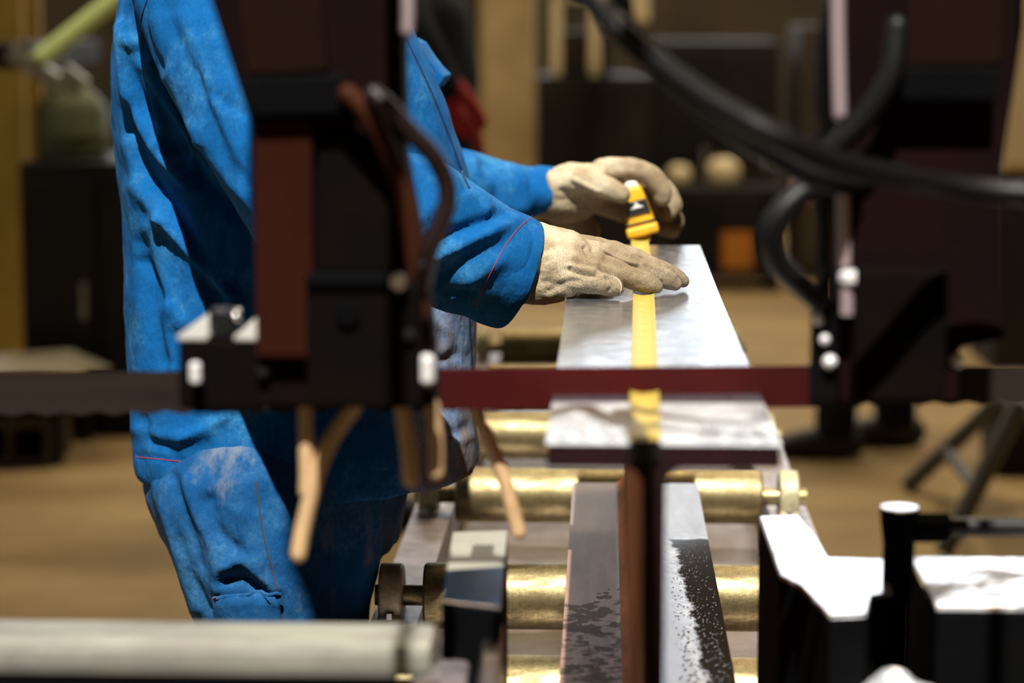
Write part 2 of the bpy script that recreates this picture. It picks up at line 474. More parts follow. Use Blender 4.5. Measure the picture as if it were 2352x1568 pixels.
class MB:
    def __init__(s):
        s.bm = bmesh.new()

    def box(s, a, b, bev=0.0, rot=None, at=None):
        a, b = V(a), V(b)
        c, h = (a + b) / 2, (b - a) / 2
        t = bmesh.new()
        bmesh.ops.create_cube(t, size=1)
        for v in t.verts:
            v.co = V((v.co.x * 2 * h.x, v.co.y * 2 * h.y, v.co.z * 2 * h.z))
        if bev > 0:
            bmesh.ops.bevel(t, geom=list(t.edges), offset=bev, segments=2, affect='EDGES', profile=0.6)
        for v in t.verts:
            q = v.co
            if rot is not None:
                q = rot @ q
            v.co = q + c
        s.merge(t)
        return s

    def merge(s, t):
        mp = {}
        for v in t.verts:
            mp[v] = s.bm.verts.new(v.co)
        for f in t.faces:
            try:
                nf = s.bm.faces.new([mp[v] for v in f.verts])
                nf.material_index = f.material_index
            except ValueError:
                pass
        t.free()

    def rings(s, rings, cap=True, closed=True):
        vr = [[s.bm.verts.new(p) for p in r] for r in rings]
        n = len(vr[0])
        for i in range(len(vr) - 1):
            for j in range(n if closed else n - 1):
                k = (j + 1) % n
                s.bm.faces.new((vr[i][j], vr[i][k], vr[i + 1][k], vr[i + 1][j]))
        if cap and closed:
            s.bm.faces.new(vr[0][::-1])
            s.bm.faces.new(vr[-1])
        return s

    def tube(s, pts, r, seg=14, ref=None, rb=None, smooth=6, round_ends=True, closed_cap=True):
        """r: radius list across the reference axis, rb: along it (ellipse)."""
        if not hasattr(r, '__len__'):
            r = [r] * len(pts)
        if rb is None:
            rb = r
        elif not hasattr(rb, '__len__'):
            rb = [rb] * len(pts)
        if smooth > 1:
            arr = cr([(p[0], p[1], p[2], a, b) for p, a, b in zip(pts, r, rb)], smooth)
        else:
            arr = [np.array((p[0], p[1], p[2], a, b)) for p, a, b in zip(pts, r, rb)]
        C = [V(a[:3]) for a in arr]
        RA = [max(1e-4, a[3]) for a in arr]
        RB = [max(1e-4, a[4]) for a in arr]
        T = []
        for i in range(len(C)):
            d = C[min(i + 1, len(C) - 1)] - C[max(i - 1, 0)]
            T.append(d.normalized())
        rings = []
        if ref is None:
            up = V((0, 0, 1)) if abs(T[0].z) < 0.9 else V((1, 0, 0))
            n0 = (up - T[0] * up.dot(T[0])).normalized()
        for i in range(len(C)):
            if ref is not None:
                w = V(ref)
                bdir = (w - T[i] * w.dot(T[i])).normalized()
                adir = T[i].cross(bdir)
            else:
                n0 = (n0 - T[i] * n0.dot(T[i])).normalized()
                adir = n0
                bdir = T[i].cross(adir)
            rings.append((C[i], T[i], adir, bdir, RA[i], RB[i]))
        out = []

        def ring(c, ad, bd, ra, rb_):
            return [c + ad * (ra * math.cos(2 * PI * k / seg)) + bd * (rb_ * math.sin(2 * PI * k / seg)) for k in range(seg)]
        if round_ends:
            c, t, ad, bd, ra, rb_ = rings[0]
            for q in (0.15, 0.5, 0.8):
                a = q * PI / 2
                out.append(ring(c - t * min(ra, rb_) * math.cos(a), ad, bd, ra * math.sin(a), rb_ * math.sin(a)))
        for c, t, ad, bd, ra, rb_ in rings:
            out.append(ring(c, ad, bd, ra, rb_))
        if round_ends:
            c, t, ad, bd, ra, rb_ = rings[-1]
            for q in (0.8, 0.5, 0.15):
                a = q * PI / 2
                out.append(ring(c + t * min(ra, rb_) * math.cos(a), ad, bd, ra * math.sin(a), rb_ * math.sin(a)))
        s.rings(out, cap=closed_cap)
        return s

    def cyl(s, a, b, r, seg=28, r2=None, bev=0.0):
        a, b = V(a), V(b)
        r2 = r if r2 is None else r2
        d = (b - a).normalized()
        if bev > 0:
            pts = [a, a + d * bev, b - d * bev, b]
            rr = [r - bev, r, r2, r2 - bev]
        else:
            pts, rr = [a, b], [r, r2]
        up = V((0, 0, 1)) if abs(d.z) < 0.9 else V((1, 0, 0))
        u = (up - d * up.dot(d)).normalized()
        w = d.cross(u)
        s.rings([[p + u * (q * math.cos(2 * PI * k / seg)) + w * (q * math.sin(2 * PI * k / seg)) for k in range(seg)] for p, q in zip(pts, rr)])
        return s

    def prism(s, poly, vec):             # polygon (list of points) extruded along vec
        vec = V(vec)
        a = [s.bm.verts.new(V(p)) for p in poly]
        b = [s.bm.verts.new(V(p) + vec) for p in poly]
        n = len(a)
        s.bm.faces.new(a)
        s.bm.faces.new(b[::-1])
        for i in range(n):
            j = (i + 1) % n
            s.bm.faces.new((a[j], a[i], b[i], b[j]))
        return s

    def ball(s, c, r, sub=2, sc=(1, 1, 1)):
        t = bmesh.new()
        bmesh.ops.create_icosphere(t, subdivisions=sub, radius=1)
        for v in t.verts:
            v.co = V((v.co.x * r * sc[0], v.co.y * r * sc[1], v.co.z * r * sc[2])) + V(c)
        s.merge(t)
        return s

    def build(s, name, m=None, parent=None, smooth=True, bev=0.0, loc=None, angle=40):
        bmesh.ops.recalc_face_normals(s.bm, faces=list(s.bm.faces))
        me = bpy.data.meshes.new(name)
        if loc is not None:
            for v in s.bm.verts:
                v.co -= V(loc)
        s.bm.to_mesh(me)
        s.bm.free()
        o = bpy.data.objects.new(name, me)
        COL.objects.link(o)
        if loc is not None:
            o.location = loc
        if m is not None:
            for mm in (m if isinstance(m, (list, tuple)) else [m]):
                me.materials.append(mm)
        if smooth:
            me.polygons.foreach_set('use_smooth', [True] * len(me.polygons))
            try:
                me.set_sharp_from_angle(angle=math.radians(angle))
            except Exception:
                pass
        if bev > 0:
            md = o.modifiers.new('bevel', 'BEVEL')
            md.width = bev
            md.segments = 2
            md.limit_method = 'ANGLE'
        if parent is not None:
            o.parent = parent
            o.matrix_parent_inverse = Matrix.Translation(-V(parent.location))
        return o


def root_loc(p):
    return V(p.location)


def tag(o, label=None, cat=None, group=None, kind=None):
    if label:
        o['label'] = label
    if cat:
        o['category'] = cat
    if group:
        o['group'] = group
    if kind:
        o['kind'] = kind
    return o


def empty(name, loc, label, cat, group=None):
    o = bpy.data.objects.new(name, None)
    o.empty_display_size = 0.1
    COL.objects.link(o)
    o.location = loc
    tag(o, label, cat, group)
    return o


def put(o, parent):                     # parent keeping world coordinates of the mesh
    o.parent = parent
    o.matrix_parent_inverse = Matrix.Translation(-root_loc(parent))
    return o


def bake(o, mods):
    """apply modifiers [(type, {props})] and give the object the resulting mesh"""
    for t, kw in mods:
        md = o.modifiers.new(t, t)
        for k, v in kw.items():
            setattr(md, k, v)
    dg = bpy.context.evaluated_depsgraph_get()
    dg.update()
    me = bpy.data.meshes.new_from_object(o.evaluated_get(dg))
    old = o.data
    mats = list(old.materials)
    o.modifiers.clear()
    o.data = me
    bpy.data.meshes.remove(old)
    if not me.materials:
        for mm in mats:
            me.materials.append(mm)
    me.polygons.foreach_set('use_smooth', [True] * len(me.polygons))
    return o


def displace(o, fn):
    me = o.data
    n = len(me.vertices)
    co = np.empty(n * 3)
    me.vertices.foreach_get('co', co)
    co = co.reshape(-1, 3)
    no = np.empty(n * 3)
    me.vertex_normals.foreach_get('vector', no)
    no = no.reshape(-1, 3)
    d = fn(co, no)
    me.vertices.foreach_set('co', (co + no * d[:, None]).ravel())
    me.update()


def np_proj(co):
    v = co - np.array(CAM)
    d = v @ np.array(FW)
    return 1176 + FPX * (v @ np.array(RT)) / d, 784 - FPX * (v @ np.array(UP)) / d


def ridge(px, py, poly, w):
    best = np.full(px.shape, 1e9)
    pts = cr(poly, 5)
    for a, b in zip(pts[:-1], pts[1:]):
        ab = b - a
        L2 = max(1e-6, ab @ ab)
        t = np.clip(((px - a[0]) * ab[0] + (py - a[1]) * ab[1]) / L2, 0, 1)
        dd = (px - a[0] - t * ab[0]) ** 2 + (py - a[1] - t * ab[1]) ** 2
        best = np.minimum(best, dd)
    return np.exp(-best / (2 * w * w))


def nz3(co, s, off=0.0, st=(1, 1, 1)):
    return np.array([noise.noise(V((c[0] * s * st[0] + off, c[1] * s * st[1] - off, c[2] * s * st[2] + 2 * off))) for c in co])


def surf(o):
    me = o.data
    vs = [v.co.copy() for v in me.vertices]
    return BVHTree.FromPolygons(vs, [tuple(p.vertices) for p in me.polygons])


def on_surf(bv, poly, lift=0.001, n=8):
    out = []
    for q in cr(poly, n):
        d = ray(q[0], q[1]).normalized()
        h = bv.ray_cast(CAM, d)
        if h[0] is not None:
            out.append(h[0] + h[1] * lift)
    return out


# ------------------------------------------------------------------ setting
SUND = V((-0.01, -0.53, 0.85)).normalized()
tag(MB().box((-6, -6, -0.1), (7, 16.4, 0)).build('floor', M['floor'], smooth=False), kind='structure')
# back wall with a long clerestory window above eye level
WZ0, WZ1 = 1.95, 3.62
wb = MB()
UZ0, UZ1 = 3.80, 5.30
UPW = ((-5.0, -2.85), (-2.75, -0.60), (1.0, 3.45), (3.55, 6.0))  # unseen upper row, added so jaw and table reflect white
wb.box((-6, 16.0, 0), (7, 16.3, WZ0)).box((-6, 16.0, WZ1), (7, 16.3, UZ0)).box((-6, 16.0, UZ1), (7, 16.3, 8.5))
e_ = [-6.0] + [q for u in UPW for q in u] + [7.0]
for k in range(0, len(e_), 2):
    wb.box((e_[k], 16.0, UZ0), (e_[k + 1], 16.3, UZ1))
wb.box((-6, 16.0, WZ0), (-5.0, 16.3, WZ1)).box((6.0, 16.0, WZ0), (7, 16.3, WZ1))
tag(wb.build('wall_back', M['dkwall'], smooth=False), kind='structure')
for i in range(4):
    x0 = -5.0 + i * 2.75
    fr = MB()
    fr.box((x0, 16.05, WZ0), (x0 + 0.06, 16.2, WZ1)).box((x0 + 2.69, 16.05, WZ0), (x0 + 2.75, 16.2, WZ1))
    fr.box((x0 + 0.06, 16.05, WZ0), (x0 + 2.69, 16.2, WZ0 + 0.06)).box((x0 + 0.06, 16.05, WZ1 - 0.06), (x0 + 2.69, 16.2, WZ1))
    fr.box((x0 + 1.355, 16.06, WZ0 + 0.06), (x0 + 1.395, 16.19, WZ1 - 0.06))
    w = tag(fr.build('window_%d' % (i + 1), M['dkbrown'], smooth=False), kind='structure')
    p = MB().box((x0 + 0.06, 16.12, WZ0 + 0.06), (x0 + 2.69, 16.13, WZ1 - 0.06)).build('pane', M['glass'], smooth=False)
    p.parent = w
for i, (x0, x1) in enumerate(UPW):
    fr = MB()
    fr.box((x0, 16.05, UZ0), (x0 + 0.06, 16.2, UZ1)).box((x1 - 0.06, 16.05, UZ0), (x1, 16.2, UZ1))
    fr.box((x0 + 0.06, 16.05, UZ0), (x1 - 0.06, 16.2, UZ0 + 0.06)).box((x0 + 0.06, 16.05, UZ1 - 0.06), (x1 - 0.06, 16.2, UZ1))
    w = tag(fr.build('window_%d' % (i + 6), M['dkbrown'], smooth=False), kind='structure')
    p = MB().box((x0 + 0.06, 16.12, UZ0 + 0.06), (x1 - 0.06, 16.13, UZ1 - 0.06)).build('pane', M['glass'], smooth=False)
    p.parent = w
WL0, WL1 = 0.2, 5.4                      # unseen left wall window, added to light left-facing sides
wl = MB()
wl.box((-6.2, -6, 0), (-6, 16.4, 2.4)).box((-6.2, -6, 5.6), (-6, 16.4, 8.5))
wl.box((-6.2, -6, 2.4), (-6, WL0, 5.6)).box((-6.2, WL1, 2.4), (-6, 16.4, 5.6))
tag(wl.build('wall_left', M['dkwall'], smooth=False), kind='structure')
fr = MB()
fr.box((-6.14, WL0, 2.4), (-6.04, WL1, 2.46)).box((-6.14, WL0, 5.54), (-6.04, WL1, 5.6))
for k in range(5):
    yy = WL0 + (WL1 - WL0 - 0.06) * k / 4
    fr.box((-6.14, yy, 2.46), (-6.04, yy + 0.06, 5.54))
w = tag(fr.build('window_5', M['dkbrown'], smooth=False), kind='structure')
p = MB().box((-6.10, WL0, 2.46), (-6.09, WL1, 5.54)).build('pane', M['glass_left'], smooth=False)
p.parent = w
tag(MB().box((7, -6, 0), (7.2, 16.4, 8.5)).build('wall_right', M['dkwall'], smooth=False), kind='structure')
# roof with one skylight that lets the sun down onto the saw
KX, KY = SUND.x / SUND.z * 7.0, SUND.y / SUND.z * 7.0
OX0, OX1, OY0, OY1 = -1.7 + KX, 1.3 + KX, 1.50 + KY, 3.75 + KY
cl = MB()
cl.box((-6.2, -6, 8.0), (OX0, 16.4, 8.1)).box((OX1, -6, 8.0), (7.2, 16.4, 8.1))
cl.box((OX0, -6, 8.0), (OX1, OY0, 8.1)).box((OX0, OY1, 8.0), (OX1, 16.4, 8.1))
tag(cl.build('ceiling', M['dkwall'], smooth=False), kind='structure')

# ------------------------------------------------------------------ steel beam
BX0, BX1, BY0, BY1 = -0.0412, 0.1278, 1.722, 3.24
BZ0, BZ1 = 0.750, 1.0914
TF, TW, RF = 0.0165, 0.0165, 0.014
WO = -0.0065                             # the rolled web sits slightly left of centre
BC = (BX0 + BX1) / 2


def beam_profile():
    h, W2, H = TW / 2, (BX1 - BX0) / 2, BZ1 - BZ0

    def side(sg):
        out = [(sg * W2, 0), (sg * W2, TF)]
        for k in range(6):
            a = -PI / 2 - k / 5 * PI / 2
            out.append((WO + sg * (h + RF + RF * math.cos(a)), TF + RF + RF * math.sin(a)))
        return out + [(x, H - z) for x, z in out[::-1]]
    return side(1) + side(-1)[::-1]


prof = beam_profile()
mb = MB()
ys = [BY0 + (BY1 - BY0) * i / 24 for i in range(25)]
mb.rings([[V((x, y, z)) for x, z in prof] for y in ys])
ori = V((BC, 0, BZ0))
bmesh.ops.recalc_face_normals(mb.bm, faces=list(mb.bm.faces))
mb.bm.normal_update()
for f in mb.bm.faces:
    n = f.normal
    c = f.calc_center_median()
    if n.y < -0.7 or n.y > 0.7:
        f.material_index = 4
    elif n.z > 0.9 and c.z > 0.3:
        f.material_index = 0
    elif n.z > 0.9:
        f.material_index = 1 if c.x < 0 else 2
    else:
        f.material_index = 3
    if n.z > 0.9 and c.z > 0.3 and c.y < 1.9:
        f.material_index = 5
bm_obj = MB()
bm_obj.bm = mb.bm
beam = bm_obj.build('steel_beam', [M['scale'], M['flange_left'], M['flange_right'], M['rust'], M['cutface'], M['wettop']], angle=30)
beam.location = (BC, 0, BZ0)
tag(beam, 'long grey steel I-beam lying on the rollers with wet lower flange', 'steel beam')
bv = beam.modifiers.new('bevel', 'BEVEL')
bv.width = 0.0012
bv.segments = 2
bv.limit_method = 'ANGLE'
bv.angle_limit = math.radians(50)

# saw kerf: the band has just bitten into the top flange
ka, kb = P(1000, 900, 1.938), P(1912, 900, 1.966)
kd = (kb - ka)
kd.z = 0
kd = kd.normalized()
kc = V(((ka.x + kb.x) / 2, (ka.y + kb.y) / 2, 0)) + V((0, 0.0015, 0)) - V((BC, 0, BZ0))
kn = V((-kd.y, kd.x, 0))
km = MB()
km.prism([kc - kd * 0.5 - kn * 0.0035 + V((0, 0, 0.327)), kc + kd * 0.5 - kn * 0.0035 + V((0, 0, 0.327)), kc + kd * 0.5 + kn * 0.0035 + V((0, 0, 0.327)), kc - kd * 0.5 + kn * 0.0035 + V((0, 0, 0.327))], (0, 0, 0.1))
ko = km.build('kerf_cutter', M['cutface'], smooth=False)
ko.location = beam.location
beam.modifiers.clear()
bake(beam, [('BOOLEAN', dict(operation='DIFFERENCE', object=ko, solver='EXACT'))])
bpy.data.objects.remove(ko)
beam.data.set_sharp_from_angle(angle=math.radians(30))
# coolant droplets
dm = MB()
rd = random.Random(3)


def drop(m, x, y, z, r):
    m.ball((x, y, z + r * 0.18), r, 2, (1, 1, 0.55))


for i in range(150):
    x = rd.uniform(BX0 + 0.006, BX1 - 0.006)
    y = BY0 + 0.012 + abs(rd.gauss(0, 0.055))
    if y > 1.835 or abs(x - 0.0495) < 0.02:
        continue
    drop(dm, x, y, BZ1, rd.uniform(0.0014, 0.0040))
tag(dm.build('coolant_drops', M['water']), 'clear coolant droplets beading on the near end of the beam top', 'coolant drops', kind='stuff')
dm = MB()
for i in range(520):
    y = rd.uniform(2.2, 2.86)
    x = BC + rd.uniform(0.034, 0.080) + (2.86 - y) * -0.012 + rd.uniform(0, 0.012)
    if x > BX1 - 0.003:
        continue
    k = (y - 2.2) / 0.66
    r = rd.uniform(0.00035, 0.0009) * (1.9 - 1.0 * k)
    drop(dm, x, y, BZ0 + TF, r)
tag(dm.build('coolant_drops', M['water']), 'fine coolant droplets speckling the right lower flange of the beam', 'coolant drops', kind='stuff')

# ------------------------------------------------------------------ roller conveyor
RZ, RR = 0.710, 0.0395
conv = empty('roller_conveyor', (0, 3.7, 0), 'steel roller conveyor with brassy rollers carrying the beam', 'conveyor')
RY = [2.402, 2.820, 3.432, 3.932, 4.46, 4.985]
RLX0, RLX1 = -0.213, 0.228
first = None


def roller_parts(Y):
    m = MB()
    e = 0.0016
    xs = [(RLX0, RR - 0.003), (RLX0 + 0.003, RR), (RLX1 - 0.003, RR), (RLX1, RR - 0.003)]
    seg = 48
    m.rings([[V((x, Y + r * math.cos(2 * PI * k / seg), RZ + r * math.sin(2 * PI * k / seg))) for k in range(seg)] for x, r in xs])
    return m


def pillow(m, xa, xb, Y):               # rounded bearing block on the rail
    seg = 20
    R = 0.037
    poly = []
    for k in range(seg + 1):
        a = -0.15 * PI + k / seg * 1.3 * PI
        poly.append((Y + R * math.cos(a), RZ + 0.001 + R * math.sin(a)))
    poly = [(Y + 0.044, 0.685), (Y + 0.040, 0.692)] + poly + [(Y - 0.040, 0.692), (Y - 0.044, 0.685)]
    m.prism([V((xa, y, z)) for y, z in poly], (xb - xa, 0, 0))
    return m


protos = []
for i, Y in enumerate(RY):
    if i == 0:
        r = roller_parts(Y).build('roller', M['brass'], conv)
        sh = MB().cyl((-0.272, Y, RZ), (0.292, Y, RZ), 0.0125, 24).build('shaft', M['brass'], None)
        sh.parent = r
        pl = [pillow(MB(), -0.266, -0.238, Y).build('bearing_block', M['cast'], conv, bev=0.003),
              pillow(MB(), 0.252, 0.280, Y).build('bearing_block', M['cast'], conv, bev=0.003)]
        bl = []
        for xb in (-0.252, 0.266):
            for dy in (-0.036, 0.036):
                bl.append((MB().cyl((xb, Y + dy, 0.686), (xb, Y + dy, 0.697), 0.006, 6).build('bolt', M['steel'], None), 0 if xb < 0 else 1))
                bl[-1][0].parent = pl[bl[-1][1]]
        protos = [(r, [sh])] + [(p, [b for b, q in bl if q == k]) for k, p in enumerate(pl)]
    else:
        for o, kids in protos:
            c = o.copy()
            COL.objects.link(c)
            c.location = V(o.location) + V((0, Y - RY[0], 0))
            for kd in kids:
                d = kd.copy()
                COL.objects.link(d)
                d.parent = c
mb = MB()
for xa, xb in ((-0.275, -0.219), (0.240, 0.296)):
    m = MB()
    m.box((xa, 2.33, 0.679), (xb, 5.25, 0.685))
    inner = xb if xa < 0 else xa
    m.box((min(inner, inner - 0.006) if xa < 0 else inner, 2.33, 0.60), ((inner) if xa < 0 else inner + 0.006, 5.25, 0.679))
    m.box((xa, 2.33, 0.60), (xb, 5.25, 0.606))
    m.build('side_rail', M['rail'], conv, smooth=False)
MB().box((-0.213, 2.34, 0.604), (0.234, 5.2, 0.61)).build('drip_tray', M['tray'], conv, smooth=False)
for Y in (2.5, 3.7, 5.1):
    for X in (-0.25, 0.268):
        MB().box((X - 0.025, Y - 0.025, 0), (X + 0.025, Y + 0.025, 0.60), 0.003).build('leg', M['rail'], conv, smooth=False)
    MB().box((-0.225, Y - 0.02, 0.25), (0.243, Y + 0.02, 0.29)).build('cross_brace', M['rail'], conv, smooth=False)

# ------------------------------------------------------------------ saw base, vise, bars
BARZ = 0.94
qb_ = Pz(1010, 1482, BARZ)
base = empty('band_saw', (0, 1.9, 0), 'dark maroon band saw whose long red and brown band crosses just above the beam', 'band saw')
MB().box((-1.0, 1.45, 0), (1.0, 2.28, 0.745), 0.006).build('cabinet', M['black'], base, smooth=False)
MB().box((-1.0, qb_.y + 0.004, 0.745), (-0.155, qb_.y + 0.05, BARZ - 0.027), 0.003).build('bar_support', M['black'], base, smooth=False)

JZ = 0.93
# left fixed jaw: polished block standing on the base
lj = empty('vise_jaw', (-0.11, 2.1, 0.745), 'polished steel vise jaw left of the beam, blue in its mirror face', 'vise jaw')
q = [Pz(1040, 1226, JZ), Pz(1166, 1222, JZ), Pz(1150, 1400, JZ), Pz(1014, 1386, JZ)]
MB().prism(q, (0, 0, -(JZ - 0.745))).build('jaw_block', M['black'], lj, smooth=False, bev=0.003)  # shaded sides painted black, only the pads stay bright
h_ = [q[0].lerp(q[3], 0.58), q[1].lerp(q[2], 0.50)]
MB().prism([q[0], q[1], h_[1], h_[0]], (0, 0, 0.002)).build('pale_glare_pad', M['bar'], lj, smooth=False, bev=0.0008)  # pale half stands in for a bright reflection on the jaw
MB().prism([h_[0], h_[1], q[2], q[3]], (0, 0, 0.002)).build('mirror_pad', M['polished'], lj, smooth=False, bev=0.0008)
ym = min(p.y for p in q)
# worn step in front
step = MB()
z2 = 0.885
q2 = [Pz(962, 1480, z2), Pz(1085, 1474, z2), Pz(1062, 1640, z2), Pz(925, 1640, z2)]
step.prism(q2, (0, 0, -(z2 - 0.745)))
step.build('lower_step', M['rail'], lj, smooth=False, bev=0.004)
q3 = [Pz(1112, 1440, 0.905), Pz(1158, 1430, 0.905), Pz(1142, 1640, 0.905), Pz(1085, 1640, 0.905)]
MB().prism(q3, (0, 0, -(0.905 - 0.745))).build('guide_strip', M['steel'], lj, smooth=False, bev=0.003)

# pale horizontal bar left
qa, qb = Pz(1008, 1426, BARZ), Pz(1008, 1482, BARZ)
bar = MB().box((-1.05, qb.y, BARZ - 0.027), (qa.x, qa.y, BARZ), 0.009).build('stop_bar', M['bar'], smooth=False)
tag(bar, 'pale worn square steel bar running left from the vise', 'steel bar')

# right moving jaw and table
rj = empty('vise_jaw', (0.2, 2.1, 0.745), 'white-gleaming wet L-shaped vise jaw right of the beam', 'vise jaw')
pol = [(1743, 1194), (1835, 1192), (1872, 1238), (1903, 1290), (2040, 1294), (2050, 1368), (2002, 1376), (1990, 1418), (1905, 1422), (1838, 1352), (1792, 1330)]
MB().prism([Pz(x, y, JZ) for x, y in pol], (0, 0, -(JZ - 0.745))).build('jaw_block', M['black'], rj, smooth=False, bev=0.003)  # black sides stand in for shade below the bright top
MB().prism([Pz(x, y, JZ) for x, y in pol], (0, 0, 0.004)).build('top_face', M['jaw'], rj, smooth=False, bev=0.0015)
tab = empty('saw_table', (0.5, 2.0, 0.745), 'dark saw table with patchy wet top at the right edge', 'saw table')
a, b = Pz(2088, 1290, JZ - 0.004), Pz(2352, 1405, JZ - 0.004)
MB().box((a.x, b.y, 0.745), (1.0, a.y, JZ - 0.004), 0.004).build('table_body', M['black'], tab, smooth=False)  # shade on the front put in as a black body
MB().box((a.x, b.y, JZ - 0.004), (1.0, a.y, JZ + 0.001), 0.001).build('table_top', M['wet'], tab, smooth=False)
a0 = Pz(1850, 1430, 0.90)
b.y = max(b.y, 1.95)
MB().box((a0.x, 1.80, 0.745), (1.0, 1.905, 0.865), 0.004).build('front_ledge', M['black'], tab, smooth=False)
# swarf heap
hm = MB()
hc = P(2055, 1545, 1.85)
for i in range(26):
    dx, dy = rd.gauss(0, 0.020), rd.gauss(0, 0.012)
    hgt = max(0.004, 0.028 - abs(dx) * 0.55 - abs(dy) * 0.5)
    hm.ball((hc.x + dx, hc.y + dy, 0.865 + hgt * 0.35), rd.uniform(0.009, 0.015), 2, (1.3, 1, max(0.4, hgt / 0.02)))
heap = hm.build('swarf_heap', M['foam'])
bake(heap, [('REMESH', dict(mode='VOXEL', voxel_size=0.0022)), ('SMOOTH', dict(iterations=4, factor=0.5))])
for v in heap.data.vertices:
    v.co.z = max(v.co.z, 0.8652)
tag(heap, 'white glistening heap of wet swarf at the bottom right corner', 'swarf heap', kind='stuff')

# clamp with T handle
ch = empty('clamp_lever', (0.27, 1.99, 0.745), 'black clamp screw with shiny round top and lever pointing right', 'clamp lever')
ct = Pz(2066, 1168, 0.995)
z0 = 0.93
ct2 = V((ct.x, ct.y, 0))
rad = 0.0155
pts = [(rad * 0.62, 0.86), (rad * 0.62, 0.915), (rad * 0.86, 0.935), (rad * 0.84, 0.965), (rad * 1.0, 0.985), (rad * 1.02, 0.995)]
mb = MB()
seg = 36
mb.rings([[V((ct.x + r * math.cos(2 * PI * k / seg), ct.y + r * math.sin(2 * PI * k / seg), z)) for k in range(seg)] for r, z in [(rad * 0.8, 0.745)] + pts])
mb.build('spindle', M['black'], ch)
MB().cyl((ct.x, ct.y, 0.9952), (ct.x, ct.y, 0.9968), rad * 0.98, 36).build('top_cap', M['chrome'], ch)
hy = P(2200, 1212, ct.y)
MB().cyl((ct.x + rad * 0.6, ct.y, hy.z), (ct.x + 0.042, ct.y, hy.z), 0.0125, 6, bev=0.002).build('collar', M['black'], ch)
MB().cyl((ct.x + 0.038, ct.y, hy.z + 0.001), (ct.x + 0.34, ct.y, hy.z + 0.001), 0.0078, 24).build('lever', M['gun'], ch)

# ------------------------------------------------------------------ band saw head, guide arms, blade
MB().box((-1.0, 0.96, 1.64), (1.0, 1.14, 1.84), 0.01).build('bow', M['maroon'], base, smooth=False)
for x in (-0.162, 0.300):
    MB().box((x, 1.14, 1.64), (x + 0.010, 1.85, 1.84), 0.002).build('arm_bracket', M['maroon'], base, smooth=False)
MB().prism([(-0.28, 1.70, 1.64), (-0.30, 1.70, 1.64), (-0.30, 1.70, 2.16), (-0.345, 1.70, 2.34), (-0.385, 1.70, 2.42), (-0.385, 1.70, 2.56), (-0.28, 1.70, 2.56)], (0, 0.10, 0)).build('shade_wedge', M['maroon'], base, smooth=False)  # unseen wedge, shaped to shade the worker's thighs
for x in (-0.94, 0.94):
    MB().box((x - 0.06, 0.97, 0), (x + 0.06, 1.13, 1.64), 0.006).build('post', M['maroon'], base, smooth=False)


def plate(pts, Y0, Y1):
    m = MB()
    m.prism([P(x, y, Y0) for x, y in pts], (0, Y1 - Y0, 0))
    return m


def pbox(x0, y0, x1, y1, Y, dy, bev=0.002):
    a, b = P(x0, y1, Y), P(x1, y0, Y)
    return MB().box((min(a.x, b.x), Y, min(a.z, b.z)), (max(a.x, b.x), Y + dy, max(a.z, b.z)), bev)


def bolt(parent, px, py, Y, r=0.006, d=0.008, m='chrome'):
    c = P(px, py, Y)
    return MB().cyl((c.x, Y - d, c.z), (c.x, Y, c.z), r, 6, bev=0.0015).build('bolt', M[m], parent)


AY = 1.76
la = empty('guide_arm', (P(760, 400, AY).x, AY, 1.2), 'dark maroon and rust-orange blade guide arm in front of the worker', 'guide arm')
hi = P(480, -400, AY).z
ztop = 1.638
yt = lambda X, Y: proj((X, Y, ztop))[1]
TOPY = proj((P(700, 0, AY).x, AY, ztop))[1]
plate([(430, TOPY), (925, TOPY), (925, 120), (928, 350), (952, 480), (976, 620), (996, 800), (996, 935), (585, 935), (592, 830), (584, 500), (580, 290), (555, 225), (482, 0)], AY, AY + 0.05).build('arm_plate', M['maroon'], la, smooth=False, bev=0.003)
pbox(588, 275, 716, 822, AY - 0.014, 0.013, 0.003).build('slide_rail', M['orange'], la, smooth=False)
plate([(545, -40), (735, -40), (752, 165), (566, 172)], AY - 0.010, AY - 0.001).build('upper_panel', M['panel'], la, smooth=False, bev=0.002)
plate([(556, 178), (800, 170), (812, 262), (580, 272)], AY - 0.026, AY - 0.001).build('clamp_band', M['black'], la, smooth=False, bev=0.003)
pbox(706, 652, 966, 936, AY - 0.03, 0.029, 0.004).build('guide_housing', M['brownblack'], la, smooth=False)
pbox(700, 632, 930, 662, AY - 0.034, 0.033, 0.003).build('housing_lid', M['black'], la, smooth=False)
pbox(730, 300, 905, 625, AY - 0.008, 0.007, 0.003).build('inner_panel', M['brownblack'], la, smooth=False)
MB().tube([P(935, -60, AY), P(936, 30, AY), P(934, 70, AY)], 0.0055, 12, round_ends=True).build('edge_rod', M['rod'], la)
bolt(la, 916, 645, AY - 0.034, 0.007, 0.008, 'steel')
bolt(la, 940, 768, AY - 0.03, 0.005, 0.006, 'gun')
bolt(la, 605, 852, AY - 0.002, 0.005, 0.006, 'gun')
bolt(la, 800, 722, AY - 0.03, 0.010, 0.004, 'black')
c = P(985, 835, AY)
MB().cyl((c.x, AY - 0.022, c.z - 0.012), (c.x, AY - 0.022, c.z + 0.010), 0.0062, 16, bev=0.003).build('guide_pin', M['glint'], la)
MB().tube([P(800, 215, AY - 0.03), P(850, 270, AY - 0.03), P(900, 370, AY - 0.022), P(935, 480, AY - 0.018), P(955, 620, AY - 0.012), P(965, 720, AY - 0.01)], 0.0075, 14).build('rust_pipe', M['hose_orange'], la)
